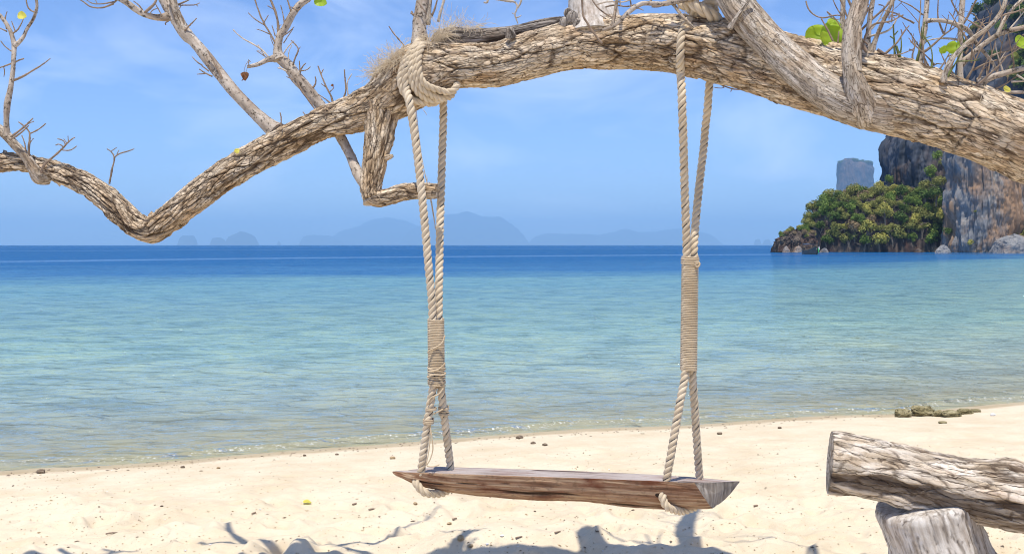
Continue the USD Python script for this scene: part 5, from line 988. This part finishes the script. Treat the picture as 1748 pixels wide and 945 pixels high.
# ------------------------------------------------------------------ trees and scrub on the far shore
KINDS = {'dark': (0.10, 0.15, 0.035), 'green': (0.175, 0.245, 0.05), 'olive': (0.25, 0.25, 0.07), 'yellow': (0.40, 0.37, 0.09), 'dry': (0.30, 0.22, 0.12)}
for k, c in KINDS.items(): M['crown_' + k] = simple('foliage_' + k, c, 0.7, 0.5, 0.9, 0.15, transl=0.15)
M['far_trunk'] = simple('far_trunk_bark', (0.20, 0.16, 0.12), 0.9, 0.3, 2)
def crown_mesh(seed, n=900):
    r = np.random.default_rng(seed); lob = []
    for k in range(9):
        d = r.normal(0, 1, 3); d /= np.linalg.norm(d); lob.append((d * np.array([0.62, 0.62, 0.42]) * r.uniform(0.5, 1.0) + [0, 0, 0.15], r.uniform(0.28, 0.5)))
    vs, fs = [], []
    for i in range(n):
        c, rad = lob[r.integers(len(lob))]; d = r.normal(0, 1, 3); d /= np.linalg.norm(d)
        if d[2] < -0.5 and r.random() < 0.7: continue
        p = c + d * rad * r.uniform(0.7, 1.08); s = r.uniform(0.05, 0.125)
        t = r.normal(0, 1, 3); t -= d * (t @ d) * 0.7; t /= np.linalg.norm(t); b = np.cross(d, t); b += r.normal(0, .4, 3)
        b /= np.linalg.norm(b); k0 = len(vs)
        vs += [p - t * s, p + b * s * 0.7, p + t * s, p - b * s * 0.7]; fs += [[k0, k0 + 1, k0 + 2], [k0, k0 + 2, k0 + 3]]
    return np.array(vs) + [0, 0, 0.9], np.array(fs)
def trunk_mesh(seed):
    r = np.random.default_rng(seed); parts = []
    for k in range(4):
        e = r.normal(0, 0.35, 3); e[2] = r.uniform(0.7, 1.1)
        parts.append(twig_mesh([[0, 0, -0.4, 0.07], [e[0] * .25, e[1] * .25, 0.35, 0.05], [*e, 0.02]], 6, wiggle=0.2))
    return join(parts)
stage.CreateClassPrim('/tree_kinds')
PROTO = {}
for k in KINDS:
    for s in range(2):
        path = f'/tree_kinds/{k}_{s}'
        stage.CreateClassPrim(path)
        usdkit.mesh(stage, path + '/trunk', trimesh.Trimesh(*trunk_mesh(300 + s), process=False), M['far_trunk'], smooth=True)
        usdkit.mesh(stage, path + '/crown', trimesh.Trimesh(*crown_mesh(310 + s * 5 + len(PROTO)), process=False), M['crown_' + k], smooth=False)
        PROTO[(k, s)] = path
WORD = {'dark': 'dark green', 'green': 'bright green', 'olive': 'olive green', 'yellow': 'yellowish', 'dry': 'brown half bare'}
def plant(p, size, kind, where, tall=1.0):
    x = UsdGeom.Xform.Define(stage, unique('/World', 'shrub' if size < 1.1 else 'headland_tree'))
    x.GetPrim().GetReferences().AddInternalReference(PROTO[(kind, RNG.integers(2))]); x.GetPrim().SetInstanceable(True)
    x.AddTranslateOp().Set(Gf.Vec3d(*map(float, p))); x.AddRotateZOp().Set(float(RNG.uniform(0, 360))); x.AddScaleOp().Set(Gf.Vec3f(size, size, size * tall * RNG.uniform(0.85, 1.15)))
    w = 'shrub' if size < 1.1 else 'tree'
    sz = '' if size < 1.1 else 'small ' if size < 1.9 else 'large ' if size > 2.45 else 'middling '
    if size > 3.2: sz = ''
    tag(x, f'{sz}{WORD[kind]} {w} {where}', w, f'{sz}{WORD[kind]} {w}s {where}')
def scatter(key, n, size, kinds, where, keep, seed, mind=1.0, maxpx=1790):
    v, f = surfaces[key]; m = trimesh.Trimesh(v, tri(f), process=False); r = np.random.default_rng(seed)
    pts, fi = trimesh.sample.sample_surface(m, 6000, seed=seed); nr = m.face_normals[fi]; done = []
    for p, q in zip(pts, nr):
        px, py = CX + p[0] / p[1] * F, HY - (p[2] - CAMZ) / p[1] * F
        if q[1] > 0.35 or px > maxpx or not keep(px, py, p, q): continue
        s = r.uniform(*size)
        if any(np.linalg.norm((p - d0) * [1, 0.7, 1]) < mind * (s + s0) * 0.5 for d0, s0 in done): continue
        done.append((p, s)); plant(p - np.array([0, 0, 0.35 * s]), s, r.choice(list(kinds)), where(px, py) if callable(where) else where)
        if len(done) >= n: break
nz = lambda px, py, sc=40, sd=0: float(fbm(np.array([[px / sc, py / sc, sd]]), 3, sd)[0])
def hill_place(px, py):
    if py > 396: return 'above the dark overhang' + (' left of the pale shrubs' if px < 1470 else ' below the dense slope' if px < 1560 else ' near the streaked cliff')
    if px < 1405: return 'at the steep left end of the headland' + (', high up' if py < 368 else ', low down')
    if px < 1460: return 'below the left half of the sea stack' + (', on the crest' if py < 350 else '')
    if px < 1510: return 'below the right half of the sea stack' + (', on the crest' if py < 350 else '')
    if px < 1560: return 'below the blue grey cliff' + (', up against the rock' if py < 350 else '')
    return 'beside the streaked cliff' + (', high up' if py < 350 else ', low down')
scatter('hill', 170, (1.5, 3.0), ['green', 'olive', 'dark', 'green', 'olive', 'yellow', 'dry', 'dark', 'olive'], hill_place, lambda px, py, p, q: p[2] > 0.7 + 1.9 * nz(px, 0, 25, 3) + 3.0 * (px < 1410) and px > 1368 + 0.25 * (420 - py) * (py > 360), 1, 0.95)
scatter('point', 26, (0.5, 1.1), ['green', 'olive', 'green', 'yellow', 'dry'], lambda px, py: 'on the low brown rock, ' + ('at its outer end' if px < 1343 else 'at its middle' if px < 1368 else 'at its inner end'), lambda px, py, p, q: q[2] > 0.25 and p[2] > 3.4, 2, 0.7)
scatter('cliffA', 14, (0.9, 1.9), ['green', 'dark', 'olive'], 'on ledges of the blue grey cliff', lambda px, py, p, q: px > 1585 and py > 200 and nz(px, py, 30, 8) > 0.42, 3, 0.8)
scatter('cliffB', 9, (0.7, 1.4), ['olive', 'yellow', 'dry', 'green'], 'clinging to the streaked cliff', lambda px, py, p, q: py > 300 and px > 1640 and (py > 392 or nz(px, py, 22, 12) > 0.6), 9, 0.9)
scatter('right', 34, (1.1, 2.2), ['olive', 'yellow', 'green', 'dry', 'olive'], 'on the low slope at the right edge', lambda px, py, p, q: p[2] > 2.6, 4, 0.85)
scatter('massif', 75, (2.2, 4.0), ['dark', 'green', 'olive', 'dark'], lambda px, py: 'on the mountain at the right edge' + (', above the pale slanting branch' if py < 60 else ', behind the middle twigs' if py < 110 else ', just above the trunk'), lambda px, py, p, q: py < 240 and nz(px, py, 60, 5) > 0.46 - 0.3 * q[2], 6, 0.8)
for px, py, Y, s, kd in [(1518, 308, 268, 1.6, 'green'), (1505, 324, 268, 1.6, 'olive'), (1460, 327, 262, 1.9, 'olive'), (1448, 330, 262, 1.5, 'dry'), (1492, 326, 264, 1.5, 'olive'), (1590, 300, 254, 2.2, 'green'), (1604, 318, 252, 2.3, 'olive'), (1598, 336, 250, 2.4, 'dark'), (1612, 345, 248, 2.0, 'green'), (1584, 322, 254, 2.4, 'olive'), (1600, 268, 258, 1.8, 'green'), (1612, 285, 256, 1.9, 'olive'), (1610, 372, 246, 2.0, 'yellow'), (1618, 395, 240, 1.5, 'dark'), (1624, 330, 246, 1.4, 'dark')]:
    plant(at(px, py + 10, Y), s, kd, 'at the foot of the blue grey cliff' if px < 1550 else 'wedged between the two cliffs' + (', high up' if py < 310 else ''))
# scrub on the flat top of the stack
for k in range(12):
    plant(at(1432 + 4.9 * k + RNG.uniform(-1, 1), 284 - 4 * math.sin(PI * (k + 0.5) / 12) + RNG.uniform(-1, 1), 5180), RNG.uniform(12, 20), 'dark', 'on the flat top of the sea stack')

# ------------------------------------------------------------------ boat
Yb = 198.0; bp = at(1385.5, 434.0, Yb); bp[2] = -0.06
BOAT = thing('longtail_boat', 'small dark long boat moored bow on beside the headland rock', 'boat', loc=bp)
M['hull'] = simple('dark_hull_paint', (0.022, 0.028, 0.026), 0.5, 0.3, 3, 0.4); M['gunwale'] = simple('boat_plank', (0.16, 0.12, 0.08), 0.7, 0.3, 4)
M['ribbon'] = simple('green_ribbon', (0.06, 0.42, 0.10), 0.6, 0.1, 3); M['tarp'] = simple('blue_tarp', (0.05, 0.07, 0.12), 0.7, 0.2, 3); M['white_cloth'] = simple('white_cloth', (0.75, 0.75, 0.74), 0.8, 0.1, 3)
n, m = 40, 15
t = np.linspace(0, 1, n); w = np.linspace(-1, 1, m)
beam = 0.80 * np.sin(PI * np.clip(0.06 + 0.86 * t, 0, 1)) ** 0.55; shr = 0.75 + 1.0 * (1 - t) ** 3.2 + 0.35 * t ** 4; 
Tt, Ww = np.meshgrid(t, w, indexing='ij')
hx = beam[:, None] * Ww * (1 - 0.0 * np.abs(Ww)); hz_ = -0.35 + (shr[:, None] + 0.35) * np.abs(Ww) ** 1.9; hy = -3.2 + 9.0 * Tt - 0.9 * (1 - Tt) ** 2 * np.abs(Ww) ** 2
hull = np.stack([hx, hy, hz_], -1).reshape(-1, 3); inner = np.stack([hx * 0.93, hy, hz_ + 0.06], -1).reshape(-1, 3)
i = np.arange(n * m).reshape(n, m); f1 = np.stack([i[:-1, :-1], i[1:, :-1], i[1:, 1:], i[:-1, 1:]], -1).reshape(-1, 4)
put('hull', join([(hull, f1), (inner, f1[:, ::-1])]), M['hull'], BOAT)
for sd in (0, -1):
    e = np.array([hull[i[k, sd]] for k in range(n)]); put('gunwale', twig_mesh(np.hstack([e + [0, 0, 0.02], np.full((n, 1), 0.05)]), 6, wiggle=0), M['gunwale'], BOAT)
put('prow_post', twig_mesh([[0, -2.9, -0.2, 0.09], [0, -3.8, 0.8, 0.09], [0, -4.2, 1.8, 0.08], [0, -4.3, 2.5, 0.05]], 8, wiggle=0), M['hull'], BOAT)
put('prow_ribbon', twig_mesh([[0.0, -4.2, 1.25, 0.07], [0.03, -4.36, 0.9, 0.08], [0.02, -4.35, 0.4, 0.05]], 7, wiggle=0.4), M['ribbon'], BOAT)
put('prow_ribbon', twig_mesh([[0.14, -4.15, 1.5, 0.07], [0.2, -4.2, 1.2, 0.09], [0.18, -4.2, 0.95, 0.05]], 7, wiggle=0.4), M['white_cloth'], BOAT)
for xx in (-0.7, 0.7):
    for yy in (0.0, 3.2): put('canopy_post', twig_mesh([[xx, yy, 0.5, 0.035], [xx, yy, 1.95, 0.035]], 6, wiggle=0), M['gunwale'], BOAT)
cv = np.array([[x, y, 1.95 + 0.22 * math.cos(x * 1.6)] for y in np.linspace(-0.2, 3.5, 6) for x in np.linspace(-0.85, 0.85, 7)]); ci = np.arange(42).reshape(6, 7)
cf = np.stack([ci[:-1, :-1], ci[:-1, 1:], ci[1:, 1:], ci[1:, :-1]], -1).reshape(-1, 4)
put('canopy', join([(cv, cf), (cv - [0, 0, 0.05], cf[:, ::-1])]), M['tarp'], BOAT)
put('bundle', rock_mesh(0.26, 400, 2, 0.2, (1.0, 1.0, 0.9))[0] + np.array([0.62, 0.6, 0.9]) if False else (rock_mesh(0.28, 400, 2, 0.2)[0] + np.array([0.66, -0.2, 1.05]), rock_mesh(0.28, 400, 2, 0.2)[1]), M['white_cloth'], BOAT)
